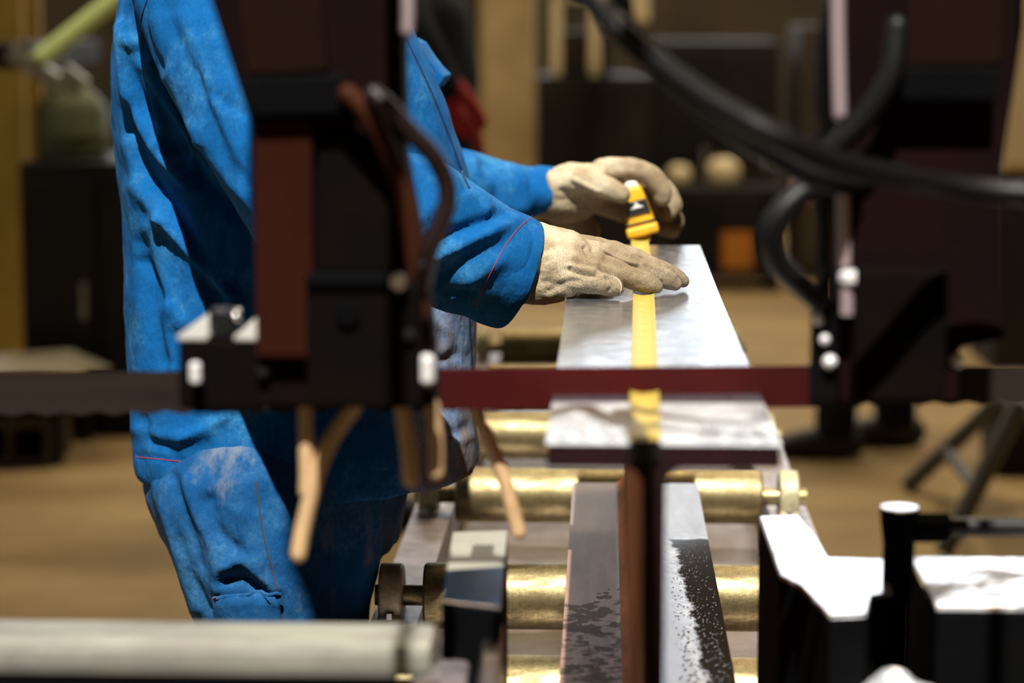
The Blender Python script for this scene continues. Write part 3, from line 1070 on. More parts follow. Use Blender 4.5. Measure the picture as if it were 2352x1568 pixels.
# fitting on the left of the arm
fy = AY
z1 = P(500, 782, fy).z
A, B = P(408, 782, fy), P(600, 782, fy)
MB().box((A.x, fy, z1 - 0.052), (B.x, fy + 0.07, z1), 0.004).build('side_block', M['brownblack'], la, smooth=False)
D0, D1 = P(478, 782, fy), P(538, 782, fy)
MB().box((A.x, fy - 0.002, z1), (D0.x, fy + 0.17, z1 + 0.004), 0.0015).build('top_plate', M['platewhite'], la, smooth=False)
MB().box((D1.x, fy - 0.002, z1), (B.x + 0.002, fy + 0.17, z1 + 0.004), 0.0015).build('top_plate', M['platewhite'], la, smooth=False)
cb = P(512, 745, fy + 0.02)
MB().cyl((cb.x, fy + 0.02, z1), (cb.x, fy + 0.02, z1 + 0.022), 0.0105, 6, bev=0.002).build('clamp_bolt', M['gun'], la)
for xx in (496, 534):
    cc = P(xx, 732, fy)
    MB().ball((cc.x, fy + 0.016, z1 + 0.016), 0.004, 2).build('grease_nipple', M['chrome'], la)
cc = P(455, 850, fy)
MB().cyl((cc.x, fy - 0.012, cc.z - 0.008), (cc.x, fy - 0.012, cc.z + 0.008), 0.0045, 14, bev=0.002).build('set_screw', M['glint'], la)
MB().box((P(440, 930, fy).x, fy + 0.001, P(440, 942, fy).z), (P(596, 930, fy).x, fy + 0.06, z1 - 0.052), 0.003).build('lower_bracket', M['black'], la, smooth=False)

AR = 1.80
ra = empty('guide_arm', (P(2120, 400, AR).x, AR, 1.2), 'near-black maroon blade guide arm at the right of the picture', 'guide arm')
TOPR = proj((P(2100, 0, AR).x, AR, ztop))[1]
plate([(1930, TOPR), (2370, TOPR), (2352, 60), (2318, 280), (2300, 400), (2308, 780), (2205, 800), (2200, 925), (1928, 925), (1928, 500)], AR, AR + 0.05).build('arm_plate', M['maroon'], ra, smooth=False, bev=0.003)
plate([(2080, -60), (2312, -60), (2296, 148), (2080, 150)], AR - 0.008, AR - 0.001).build('upper_panel', M['panel'], ra, smooth=False, bev=0.002)
pbox(2022, 152, 2296, 232, AR - 0.024, 0.023, 0.003).build('clamp_band', M['black'], ra, smooth=False)
pbox(1960, 620, 2180, 922, AR - 0.03, 0.029, 0.004).build('guide_housing', M['brownblack'], ra, smooth=False)
MB().tube([P(1927, TOPR + 30, AR - 0.006), P(1924, -40, AR - 0.006), P(1926, 150, AR - 0.006), P(1929, 262, AR - 0.006)], 0.0055, 14).build('edge_rod', M['rod'], ra)
MB().tube([P(1936, 405, AR - 0.006), P(1937, 500, AR - 0.006), P(1938, 603, AR - 0.006)], 0.0055, 14).build('edge_rod', M['rod'], ra)
cc = P(1950, 630, AR)
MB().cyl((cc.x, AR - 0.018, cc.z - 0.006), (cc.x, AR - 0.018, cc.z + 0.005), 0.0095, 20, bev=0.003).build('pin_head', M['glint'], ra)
MB().cyl((cc.x - 0.003, AR - 0.018, cc.z - 0.028), (cc.x - 0.003, AR - 0.018, cc.z - 0.006), 0.0050, 16).build('pin', M['rod'], ra)
pbox(1866, 690, 1925, 930, AR, 0.03, 0.003).build('side_bracket', M['black'], ra, smooth=False)
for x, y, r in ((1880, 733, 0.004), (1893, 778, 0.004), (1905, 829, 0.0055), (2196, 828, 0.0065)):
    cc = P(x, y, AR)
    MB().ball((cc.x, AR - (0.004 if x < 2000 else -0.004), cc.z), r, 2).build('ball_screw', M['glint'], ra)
MB().tube([P(1893, 400, AR + 0.01), P(1893, 560, AR + 0.01), P(1893, 695, AR + 0.01)], 0.0058, 14).build('feed_pipe', M['hose'], ra)

# blade


def strip(x0, x1, Ya, Yb, yt0, yb0, yt1, yb1, th, name, m, teeth=False):
    p0t, p0b = P(x0, yt0, Ya), P(x0, yb0, Ya)
    p1t, p1b = P(x1, yt1, Yb), P(x1, yb1, Yb)
    b = MB()
    n = 120 if teeth else 2
    top, bot = [], []
    for i in range(n + 1):
        t = i / n
        top.append(p0t.lerp(p1t, t))
        z = p0b.lerp(p1b, t)
        if teeth and i % 2:
            z = z + V((0, 0, 0.003))
        bot.append(z)
    b.prism(top + bot[::-1], (0, th, 0))
    return b.build(name, M[m], base, smooth=False)


strip(-1000, 3600, 1.8786, 2.0221, 863.3, 967.6, 831.3, 914.2, 0.0016, 'saw_band', 'band', True)
for xs in (-1, 1):
    yb = 1.92 if xs < 0 else 1.985
    wh = MB().box((xs * 0.92 - 0.12, yb - 0.07, 0.745), (xs * 0.92 + 0.12, yb + 0.07, 1.46), 0.03).build('wheel_housing', M['maroon'], base, smooth=False)
strip(1008, 1912, 1.938, 1.966, 847, 941, 839, 934, 0.003, 'red_reflection_strip', 'red')  # added red strip for the reflection seen in the blade

# hoses
def hose(pts, r, m, label, cat='hose', name='hydraulic_hose', group=None):
    o = MB().tube(pts, r, 16, smooth=8).build(name, M[m])
    return tag(o, label, cat, group)


HY = 1.62
hose([V((-0.10, 1.16, 1.74)), V((-0.09, 1.40, 1.66)), P(1300, -85, HY + .05), P(1345, -20, HY + .05), P(1420, 65, HY), P(1500, 138, HY), P(1600, 212, HY), P(1700, 272, HY), P(1800, 322, HY), P(1900, 368, HY + .02), P(2050, 405, HY + .06), P(2200, 430, HY + .1), P(2400, 446, HY + .10), P(2700, 430, HY + .05), V((0.62, 1.55, 1.30)), V((0.90, 1.12, 1.40))], 0.0088, 'hose', 'thick black rubber hose sagging from top middle to the right arm')
hose([V((0.03, 1.16, 1.74)), V((0.02, 1.42, 1.62)), P(1425, -10, HY + .05), P(1520, 150, HY + .06), P(1600, 232, HY + .06), P(1700, 312, HY + .06), P(1800, 372, HY + .08), P(1880, 412, HY + .1), P(1960, 425, AR - .012)], 0.0080, 'hose', 'black hose sagging just below the thick one, ending at the right arm')
hose([P(1925, 415, AR - .02), P(1870, 425, AR - .03), P(1805, 475, AR - .04), P(1768, 535, AR - .04), P(1785, 600, AR - .03), P(1835, 650, AR - .02), P(1880, 690, AR - .012)], 0.0088, 'hose', 'black hose curling in a loop left of the right guide arm')
hose([P(2060, 60, AR - .03), P(2045, 170, AR - .034), P(1985, 270, AR - .03), P(1920, 335, AR - .025), P(1876, 380, AR - .02), P(1862, 440, AR - .02)], 0.0088, 'hose', 'black hose slanting down across the upper right guide arm')
hose([P(858, 215, AY - .04), P(890, 245, AY - .045), P(940, 300, AY - .04), P(990, 352, AY - .035), P(1020, 405, AY - .03), P(1028, 455, AY - .028), P(1012, 515, AY - .028), P(985, 580, AY - .026), P(970, 650, AY - .016)], 0.0072, 'hose_red', 'dark red hose bowing out from the left guide arm over the blue jacket')
TY = AY + 0.026


def tanhose(pts, r, label):
    return hose(pts, r, 'tan', label, 'thin hose', 'coolant_hose')


tanhose([P(815, 932, TY), P(795, 958, TY), P(755, 1020, TY), P(722, 1110, TY), P(697, 1210, TY), P(686, 1272, TY)], 0.0062, 'tan thin hose curving down and left under the left guide arm')
tanhose([P(701, 932, TY), P(702, 1000, TY), P(704, 1080, TY), P(703, 1130, TY)], 0.0056, 'straight greyish tan hose hanging nearest the left, under the arm')
tanhose([P(924, 932, TY), P(932, 990, TY), P(940, 1050, TY), P(943, 1100, TY)], 0.0064, 'short tan hose hanging under the right part of the left arm')
tanhose([P(992, 932, TY), P(996, 960, TY), P(1002, 1030, TY), P(1002, 1085, TY)], 0.0060, 'short tan hose hanging right below the front edge of left arm')
nb0, nb1 = P(1058, 932, 1.956), P(1112, 885, 1.956)
MB().box((nb0.x, 1.952, nb0.z), (nb1.x, 2.0, nb1.z), 0.003).build('nozzle_block', M['black'], base, smooth=False)
tanhose([P(1083, 912, 1.98), P(1093, 945, 1.98), P(1126, 1020, 1.98), P(1155, 1090, 1.98), P(1180, 1180, 1.98), P(1192, 1222, 1.98)], 0.0064, 'tan thin hose curving down and right below the red band')

# ------------------------------------------------------------------ tape measure
tm = empty('tape_measure', P(1472, 545, 3.35), 'yellow tape measure held in the far gloved hand, blade along the beam', 'tape measure')
ty = 3.345
cT, cB = P(1450, 425, ty), P(1476, 530, ty)
ax = (cB - cT).normalized()
sd = ax.cross(V((0, 1, 0))).normalized()
HWID = 0.0205


def local(u, v, w):                     # u along body (0 top .. 1 bottom), v across (m), w depth (m)
    return cT + (cB - cT) * u + sd * v + V((0, 1, 0)) * w


def slab(u0, u1, hw0, hw1, d0, d1, name, m, bev=0.003, par=None):
    b = MB()
    b.prism([local(u0, -hw0, d0), local(u0, hw0, d0), local(u1, hw1, d0), local(u1, -hw1, d0)], (0, d1 - d0, 0))
    return b.build(name, M[m], par or tm, smooth=False, bev=bev)


slab(0.0, 1.0, 0.0125, 0.0215, -0.018, 0.045, 'case', 'yellow', 0.006)
slab(-0.10, 0.10, 0.0085, 0.011, -0.0150, 0.02, 'glare_tip', 'white_tip', 0.004)  # white end stands in for a reflection on the case top
slab(0.32, 0.62, 0.0150, 0.0175, -0.0205, -0.0155, 'label_panel', 'blackplastic', 0.001)
slab(0.36, 0.48, -0.002, 0.010, -0.0215, -0.0195, 'label_mark', 'white_tip', 0.0005)
slab(0.78, 0.83, 0.0205, 0.0210, -0.0195, -0.0155, 'groove', 'blackplastic', 0.0005)
slab(0.86, 1.08, 0.0225, 0.0225, -0.0235, 0.02, 'mouth_guard', 'yellow', 0.004)
# blade ribbon path
tz = BZ1 + 0.0012
path = [P(1476, 540, ty - 0.004), P(1473, 556, ty - 0.025)]
e1 = Pz(1472, 580, tz)
path += [V((e1.x, 3.225, tz + 0.004)), V((Pz(1473, 590, tz).x, 3.10, tz))]
for px_, py_ in ((1476, 640), (1478, 672), (1479, 740), (1480, 840)):
    path.append(Pz(px_, py_, tz))
e2 = Pz(1481, 1012, tz)
path.append(V((e2.x, BY0 + 0.002, tz)))
pp = [V(p) for p in cr(path, 10)]
me = bpy.data.meshes.new('tape_blade')
vs, fs, uv = [], [], []
nW = 8
Ltot = 0
W_ = 0.0235
for i, p in enumerate(pp):
    if i:
        Ltot += (p - pp[i - 1]).length
    t = (pp[min(i + 1, len(pp) - 1)] - pp[max(i - 1, 0)]).normalized()
    s_ = V((1, 0, 0))
    s_ = (s_ - t * s_.dot(t)).normalized()
    n_ = s_.cross(t)
    if n_.z < 0:
        n_ = -n_
    for k in range(nW + 1):
        a = (k / nW - 0.5) * 2
        vs.append(p + s_ * (a * W_ / 2) + n_ * (0.0022 * a * a))
        uv.append((k / nW, Ltot))
for i in range(len(pp) - 1):
    for k in range(nW):
        a = i * (nW + 1) + k
        fs.append((a, a + 1, a + nW + 2, a + nW + 1))
me.from_pydata([tuple(v) for v in vs], [], fs)
ul = me.uv_layers.new(name='UVMap')
for lp in me.loops:
    ul.data[lp.index].uv = uv[lp.vertex_index]
me.polygons.foreach_set('use_smooth', [True] * len(me.polygons))
me.materials.append(M['tape'])
tb = bpy.data.objects.new('tape_blade', me)
COL.objects.link(tb)
sm = tb.modifiers.new('thick', 'SOLIDIFY')
sm.thickness = 0.0004
put(tb, tm)
MB().box((e2.x - 0.011, BY0 - 0.003, BZ1 - 0.012), (e2.x + 0.011, BY0 - 0.001, BZ1 + 0.004), 0.0005).build('hook', M['gun'], tm, smooth=False)

# ------------------------------------------------------------------ main worker
man = empty('person', (P(650, 1000, 2.95).x, 2.95, 0), 'person in blue work jacket and gloves leaning over the beam with a tape', 'person')
TYM = 2.95
RWX = P(1165, 612, 2.64)


def torso_rings():
    rows = [  # py, back px, front px, half width
        (-190, 470, 800, 0.10), (-150, 400, 850, 0.165), (-80, 315, 890, 0.185), (0, 277, 918, 0.19), (100, 266, 962, 0.19), (200, 261, 1010, 0.185),
        (300, 264, 1048, 0.18), (400, 272, 1078, 0.18), (500, 280, 1090, 0.18), (600, 287, 1096, 0.18), (700, 291, 1098, 0.185),
        (800, 294, 1098, 0.185), (900, 300, 1099, 0.19), (1000, 308, 1100, 0.20), (1040, 312, 1100, 0.203), (1066, 318, 1098, 0.205)]
    arr = cr(rows, 5)
    rings = []
    for r in arr:
        a, b = P(r[1], r[0], TYM), P(r[2], r[0], TYM)
        c = (a + b) / 2
        hx = (b.x - a.x) / 2
        seg = 64
        ring = []
        for k in range(seg):
            th = 2 * PI * k / seg
            cx, sy = math.cos(th), math.sin(th)
            e = 0.97
            x = math.copysign(abs(cx) ** e, cx) * hx
            y = math.copysign(abs(sy) ** e, sy) * r[3]
            # hem hangs a bit lower towards the near/front side
            ring.append(V((c.x + x, TYM + y, c.z - 0.012 * max(0, -sy) * (1 if r[0] > 1000 else 0))))
        rings.append(ring)
    return rings


jm = MB()
jm.rings(torso_rings())
s_ = pm(2.62)
# near (right) arm
NA = [P(455, -130, 2.80), P(490, 20, 2.725), P(575, 200, 2.635), P(665, 370, 2.57), P(760, 492, 2.545), P(860, 520, 2.565), P(945, 530, 2.60), P(1050, 575, 2.62), P(1120, 603, 2.635)]
jm.tube(NA, [0.085, 0.086, 0.080, 0.079, 0.082, 0.083, 0.081, 0.071, 0.064], 28, ref=(0, 1, 0), rb=[0.08, 0.078, 0.07, 0.068, 0.072, 0.072, 0.070, 0.066, 0.06], smooth=5)
# far (left) arm
FA = [P(560, -130, 3.10), P(640, 20, 3.17), P(760, 220, 3.22), P(880, 380, 3.27), P(980, 425, 3.31), P(1080, 425, 3.34), P(1180, 437, 3.355), P(1235, 440, 3.36)]
jm.tube(FA, [0.08, 0.08, 0.072, 0.068, 0.060, 0.050, 0.038, 0.034], 24, ref=(0, 1, 0), rb=[0.08, 0.075, 0.07, 0.065, 0.058, 0.050, 0.040, 0.036], smooth=5)
jacket = jm.build('jacket', M['jacket'])
bake(jacket, [('REMESH', dict(mode='VOXEL', voxel_size=0.0045)), ('SMOOTH', dict(iterations=10, factor=0.5))])


def jacket_folds(co, no):
    px, py = np_proj(co)
    d = np.zeros(len(co))
    front = np.clip(-no[:, 1] * 1.6, 0, 1)

    def R(poly, w, amp, mask=front):
        nonlocal d
        d += amp * ridge(px, py, poly, w) * mask
    torso = np.clip((co[:, 1] - 2.66) / 0.04, 0, 1) * front
    # folds fanning down from the armpit across the back
    R([(282, 60), (292, 163), (306, 238), (340, 300), (374, 357), (425, 412)], 10, 0.013)
    R([(306, 92), (335, 190), (358, 231), (367, 282), (378, 326)], 9, 0.012)
    R([(340, 150), (391, 238), (435, 292), (450, 330)], 9, 0.010)
    R([(378, 500), (432, 568), (476, 626), (530, 676)], 9, 0.014)
    R([(300, 330), (330, 430), (372, 500)], 13, 0.009)
    R([(300, 250), (330, 380), (420, 520), (500, 690)], 14, -0.010)
    R([(318, 120), (345, 250), (400, 350)], 9, -0.008)
    R([(420, 350), (470, 420), (560, 500)], 14, -0.010)
    R([(440, 400), (436, 360), (450, 330)], 5, 0.005)
    R([(310, 430), (318, 600), (330, 780), (325, 850)], 14, 0.006)
    R([(335, 560), (350, 700), (380, 830)], 13, -0.006)
    R([(350, 520), (375, 640), (410, 740)], 12, 0.006)
    R([(330, 600), (360, 640), (372, 690)], 8, -0.005)
    R([(390, 700), (385, 770), (400, 850)], 9, 0.005)
    R([(310, 985), (400, 1005), (480, 995)], 10, 0.004)
    R([(330, 960), (350, 1010), (395, 1030)], 8, -0.004)
    R([(420, 1010), (480, 980), (520, 955)], 9, 0.006)
    # upper arm
    R([(335, -20), (328, 45), (345, 110), (372, 165)], 6, -0.007)
    R([(385, 20), (420, 120), (470, 260), (530, 400)], 16, -0.0045)
    R([(410, 40), (450, 140), (505, 300), (560, 440)], 13, 0.003)
    R([(480, 210), (520, 240), (565, 262)], 9, -0.003)
    R([(445, 165), (480, 260), (520, 350), (570, 430)], 9, -0.003)
    R([(380, 170), (440, 310), (520, 420), (585, 495)], 12, 0.004)
    # forearm and cuff folds
    R([(940, 372), (1000, 390), (1055, 430)], 8, 0.004)
    R([(990, 560), (1060, 530), (1150, 494)], 11, -0.009)
    R([(1000, 590), (1070, 556), (1180, 505)], 12, 0.007)
    R([(1010, 640), (1080, 590), (1150, 560)], 13, -0.005)
    R([(1030, 690), (1090, 640), (1150, 600)], 12, 0.004)
    R([(1140, 478), (1190, 476), (1215, 492)], 10, 0.008)
    R([(960, 500), (1010, 470), (1070, 452)], 16, 0.004)
    R([(990, 700), (1040, 670), (1085, 672)], 10, -0.006)
    # far sleeve
    R([(1120, 372), (1145, 420), (1140, 480)], 10, -0.007)
    R([(1170, 365), (1200, 410), (1215, 470)], 8, 0.006)
    R([(1085, 355), (1100, 420), (1120, 480)], 9, 0.006)
    R([(1230, 375), (1220, 430), (1225, 480)], 7, -0.004)
    # front seam / placket
    R([(930, 85), (985, 200), (1030, 310), (1062, 400), (1078, 435)], 4, -0.005)
    R([(940, 120), (980, 240), (1015, 350), (1040, 420)], 12, 0.004)
    # belly creases of the lit lower front
    R([(1000, 740), (1030, 775), (1010, 810)], 9, 0.003)
    R([(985, 830), (1020, 822), (1050, 815)], 6, -0.003)
    R([(1020, 1010), (1060, 985), (1095, 975)], 7, -0.003)
    R([(1020, 1030), (1060, 1010), (1090, 1000)], 6, 0.003)
    # hem band
    R([(310, 1046), (420, 1058), (520, 1072), (700, 1078)], 3.0, -0.0028)
    n1 = nz3(co, 9, 3.1, (1.2, 1, 0.6))
    n2 = nz3(co, 26, 7.7, (1.2, 1, 0.8))
    n3 = nz3(co, 60, 1.7)
    d += 0.0045 * n1 + 0.0022 * n2 + 0.0008 * n3
    return d


displace(jacket, jacket_folds)
bake(jacket, [('SMOOTH', dict(iterations=1, factor=0.4))])
put(jacket, man)
# stained lower front gets its own cloth
jme = jacket.data
jme.materials.append(M['front'])
cs = np.empty(len(jme.polygons) * 3)
jme.polygons.foreach_get('center', cs)
cs = cs.reshape(-1, 3)
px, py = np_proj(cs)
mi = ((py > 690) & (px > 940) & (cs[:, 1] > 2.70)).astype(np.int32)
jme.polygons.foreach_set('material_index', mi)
jbv = surf(jacket)


def seam(bvh, poly, r, name, m, parent, lift=0.0004, n=10):
    pts = on_surf(bvh, poly, lift, n)
    if len(pts) < 2:
        return None
    o = MB().tube(pts, r, 6, smooth=1).build(name, M[m])
    put(o, parent)
    return o


def cuff(c0, c1, ra, rb, name, flare=1.05):
    """open rolled cuff between two centres with real thickness"""
    m = MB()
    T = (c1 - c0).normalized()
    b = (V((0, 1, 0)) - T * T.y).normalized()
    a = T.cross(b)
    seg = 48
    rings = []
    prof_ = [(0.0, 1.0, 0.0), (0.35, 1.01, 0), (0.7, 1.02, 0), (0.96, flare, 0), (1.0, flare - 0.02, 0), (0.96, flare - 0.055, 0), (0.6, flare - 0.07, 0), (0.1, flare - 0.09, 0)]
    for t, k, _ in prof_:
        ring = []
        for j in range(seg):
            th = 2 * PI * j / seg
            wob = 1 + 0.02 * math.sin(3 * th + 1) + 0.012 * math.sin(7 * th)
            tt = t * (1 + 0.06 * math.sin(2 * th + 0.6))
            ring.append(c0 + (c1 - c0) * tt + a * (ra * k * wob * math.cos(th)) + b * (rb * k * wob * math.sin(th)))
        rings.append(ring)
    m.rings(rings, cap=False)
    o = m.build(name, M['jacket'], angle=80)
    put(o, jacket)
    return o


c0, c1 = P(1100, 596, 2.632), P(1182, 634, 2.650)
cuff(c0, c1, 0.0640, 0.058, 'cuff', 1.0)
cuff(P(1225, 439, 3.36), P(1268, 444, 3.362), 0.0355, 0.037, 'cuff', 1.0)
st = seam(jbv, [(312, 1049), (420, 1060), (520, 1073)], 0.00045, 'hem_stitch', 'stitch', jacket)
seam(jbv, [(338, 0), (328, 30), (324, 50)], 0.0008, 'arm_seam', 'seam_dark', jacket)
seam(jbv, [(930, 85), (985, 200), (1030, 310), (1062, 400), (1077, 432)], 0.0014, 'placket_seam', 'seam_dark', jacket)
cbv = surf([o for o in jacket.children if o.name.startswith('cuff')][0])
class Near:
    def __init__(s, *b):
        s.b = b

    def ray_cast(s, o, d):
        h = [b.ray_cast(o, d) for b in s.b]
        h = [q for q in h if q[0] is not None]
        return min(h, key=lambda q: q[3]) if h else (None, None, None, None)


cbv = Near(cbv, jbv)
seam(cbv, [(1222, 497), (1190, 525), (1160, 565), (1130, 620), (1108, 665), (1094, 705)], 0.0004, 'cuff_stitch', 'stitch', jacket)
# breast pocket flap on the far chest
fl = MB()
fpts = [(940, 88), (962, 100), (985, 135), (1005, 160), (1022, 176), (1019, 184), (1004, 205), (985, 180), (962, 140)]
fl.prism([P(x, y, 2.97) for x, y in fpts], (0, 0.13, 0.0))
put(fl.build('pocket_flap', M['jacket'], smooth=False, bev=0.002), jacket)
fl = MB()
put(MB().tube([P(946, 96, 2.968), P(965, 122, 2.968), P(990, 158, 2.968), P(1004, 196, 2.968)], 0.0006, 6).build('flap_stitch', M['stitch']), jacket)

# trousers
tr = MB()
rows = [(980, 365, 1020, 0.165), (1040, 348, 990, 0.165), (1095, 338, 950, 0.170), (1150, 352, 930, 0.172), (1250, 398, 915, 0.17)]
rings = []
for r in cr(rows, 4):
    a, b = P(r[1], r[0], 2.93), P(r[2], r[0], 2.93)
    c = (a + b) / 2
    hx = (b.x - a.x) / 2
    rings.append([V((c.x + hx * math.copysign(abs(math.cos(t)) ** 0.85, math.cos(t)), 2.93 + r[3] * math.copysign(abs(math.sin(t)) ** 0.85, math.sin(t)), c.z)) for t in [2 * PI * k / 48 for k in range(48)]])
tr.rings(rings)


def leg(m, Y, lean):
    pts = [(640, 1130), (655, 1250), (662, 1350), (668, 1430), (690, 1640), (700, 1900), (680, 2300), (668, 2560)]
    C = [P(x, y, Y) for x, y in pts]
    C = [V((c.x + lean, Y, c.z)) for c in C]
    C[-1].z = 0.07
    m.tube(C, [0.135, 0.130, 0.115, 0.104, 0.092, 0.082, 0.078, 0.082], 28, ref=(0, 1, 0), rb=[0.1, 0.105, 0.10, 0.095, 0.088, 0.078, 0.075, 0.078], smooth=4)
    return C


LR = leg(tr, 2.83, -0.01)
LL = leg(tr, 3.06, -0.02)
trous = tr.build('trousers', M['trouser'])
bake(trous, [('REMESH', dict(mode='VOXEL', voxel_size=0.005)), ('SMOOTH', dict(iterations=8, factor=0.5))])


def trouser_folds(co, no):
    px, py = np_proj(co)
    front = np.clip(-no[:, 1] * 1.6, 0, 1)
    d = 0.004 * nz3(co, 10, 1.1, (1, 1, 0.5)) + 0.003 * nz3(co, 28, 5.1, (1.2, 1, 0.6)) + 0.001 * nz3(co, 60, 2.2)
    for poly, w, a in (([(360, 1110), (385, 1200), (420, 1300), (450, 1400)], 9, 0.006), ([(400, 1100), (430, 1200), (460, 1300)], 9, -0.006),
                       ([(430, 1100), (450, 1180), (490, 1260), (500, 1350)], 9, 0.006), ([(480, 1150), (500, 1220), (540, 1260)], 10, -0.006),
                       ([(520, 1300), (560, 1285), (600, 1320), (630, 1350)], 10, 0.009), ([(510, 1335), (560, 1330), (600, 1352)], 8, -0.008),
                       ([(560, 1180), (570, 1240), (600, 1290)], 10, 0.005), ([(410, 1240), (440, 1330), (480, 1400)], 8, -0.005)):
        d += a * ridge(px, py, poly, w) * front
    return d


displace(trous, trouser_folds)
put(trous, man)
tbv = surf(trous)
seam(tbv, [(588, 1105), (600, 1200), (612, 1260), (630, 1330), (645, 1400), (655, 1440)], 0.0009, 'side_seam', 'brown_thread', trous)
# thigh pocket patch
pk = MB()
edge = [[(495 + (640 - 495) * u / 10 + v * 3, 1366 + v * 26 - u * 0.6) for u in range(11)] for v in range(5)]
gr = []
for row in edge:
    rr_ = []
    for q in row:
        h = tbv.ray_cast(CAM, ray(*q).normalized())
        rr_.append(h[0] + h[1] * 0.004)
    gr.append(rr_)
pk.rings(gr, cap=False, closed=False)
po = pk.build('thigh_pocket', M['trouser'], angle=80)
sd_ = po.modifiers.new('thick', 'SOLIDIFY')
sd_.thickness = 0.003
put(po, trous)
seam(tbv, [(496, 1366), (560, 1364), (638, 1358)], 0.0022, 'pocket_welt', 'trouser', trous, 0.005)
seam(tbv, [(504, 1388), (560, 1390), (640, 1382)], 0.0006, 'pocket_stitch', 'stitch', trous, 0.006)
for x_ in (496, 637):
    seam(tbv, [(x_, 1362), (x_ + 1, 1368), (x_ + 2, 1374)], 0.0012, 'pocket_tack', 'stitch', trous, 0.006, 3)

# boots
for C in (LR, LL):
    f = C[-1]
    b = MB()
    b.tube([V((f.x - 0.05, f.y, 0.050)), V((f.x + 0.03, f.y, 0.055)), V((f.x + 0.12, f.y, 0.042)), V((f.x + 0.19, f.y, 0.032))], [0.048, 0.052, 0.040, 0.030], 20, ref=(0, 1, 0), rb=[0.042, 0.045, 0.05, 0.042])
    b.tube([V((f.x - 0.005, f.y, 0.05)), V((f.x, f.y, 0.16))], 0.055, 20, ref=(0, 1, 0), smooth=2)
    o = b.build('boot', M['boot'])
    put(o, man)

# body inside the clothes: one skinned figure
sk = [P(600, 950, 2.95), P(640, 500, 2.95), P(640, 100, 2.95), P(650, -190, 2.95), P(690, -420, 2.95), P(720, -640, 2.95)]
vs = [tuple(v) for v in sk]
rad_ = [0.12, 0.12, 0.13, 0.055, 0.085, 0.07]
ed = [(0, 1), (1, 2), (2, 3), (3, 4), (4, 5)]


def chain(start, pts, rr_):
    global vs
    prev = start
    for p, r in zip(pts, rr_):
        vs.append(tuple(p))
        rad_.append(r)
        ed.append((prev, len(vs) - 1))
        prev = len(vs) - 1
    return prev


chain(2, [P(480, -60, 2.78), NA[3], NA[4], NA[6], P(1165, 612, 2.645), P(1215, 612, 2.655)], [0.05, 0.045, 0.045, 0.04, 0.027, 0.026])
chain(2, [P(600, -60, 3.13), FA[2], FA[3], FA[5], P(1240, 442, 3.36), P(1275, 445, 3.36)], [0.05, 0.045, 0.042, 0.034, 0.024, 0.022])
chain(0, [LR[1], LR[4], LR[6], LR[7]], [0.08, 0.06, 0.05, 0.04])
chain(0, [LL[1], LL[4], LL[6], LL[7]], [0.08, 0.06, 0.05, 0.04])
bme = bpy.data.meshes.new('body')
bme.from_pydata(vs, ed, [])
body = bpy.data.objects.new('body', bme)
COL.objects.link(body)
bme.materials.append(M['skin'])
sm = body.modifiers.new('skin', 'SKIN')
for i, r in enumerate(rad_):
    bme.skin_vertices[0].data[i].radius = (r, r)
bme.skin_vertices[0].data[0].use_root = True
bake(body, [('SUBSURF', dict(levels=2, render_levels=2))])
put(body, man)
hd = V(sk[4])
hr = MB().ball(hd + V((-0.012, 0, 0.05)), 0.105, 3, (1.0, 0.85, 0.95))
put(hr.build('hair', M['hair']), man)


# ------------------------------------------------------------------ gloves
def glove(name, build, loc, vox=0.0016, folds=None, iters=6):
    m = MB()
    build(m)
    o = m.build(name, M['glove'])
    bake(o, [('REMESH', dict(mode='VOXEL', voxel_size=vox)), ('SMOOTH', dict(iterations=iters, factor=0.5))])
    if folds:
        displace(o, folds)
    # local origin so that object coordinates mean something
    me = o.data
    me.transform(Matrix.Translation(-V(loc)))
    o.location = loc
    o.parent = man
    o.matrix_parent_inverse = Matrix.Translation(-root_loc(man))
    return o


YF = (0, 1, 0)
FZ = BZ1


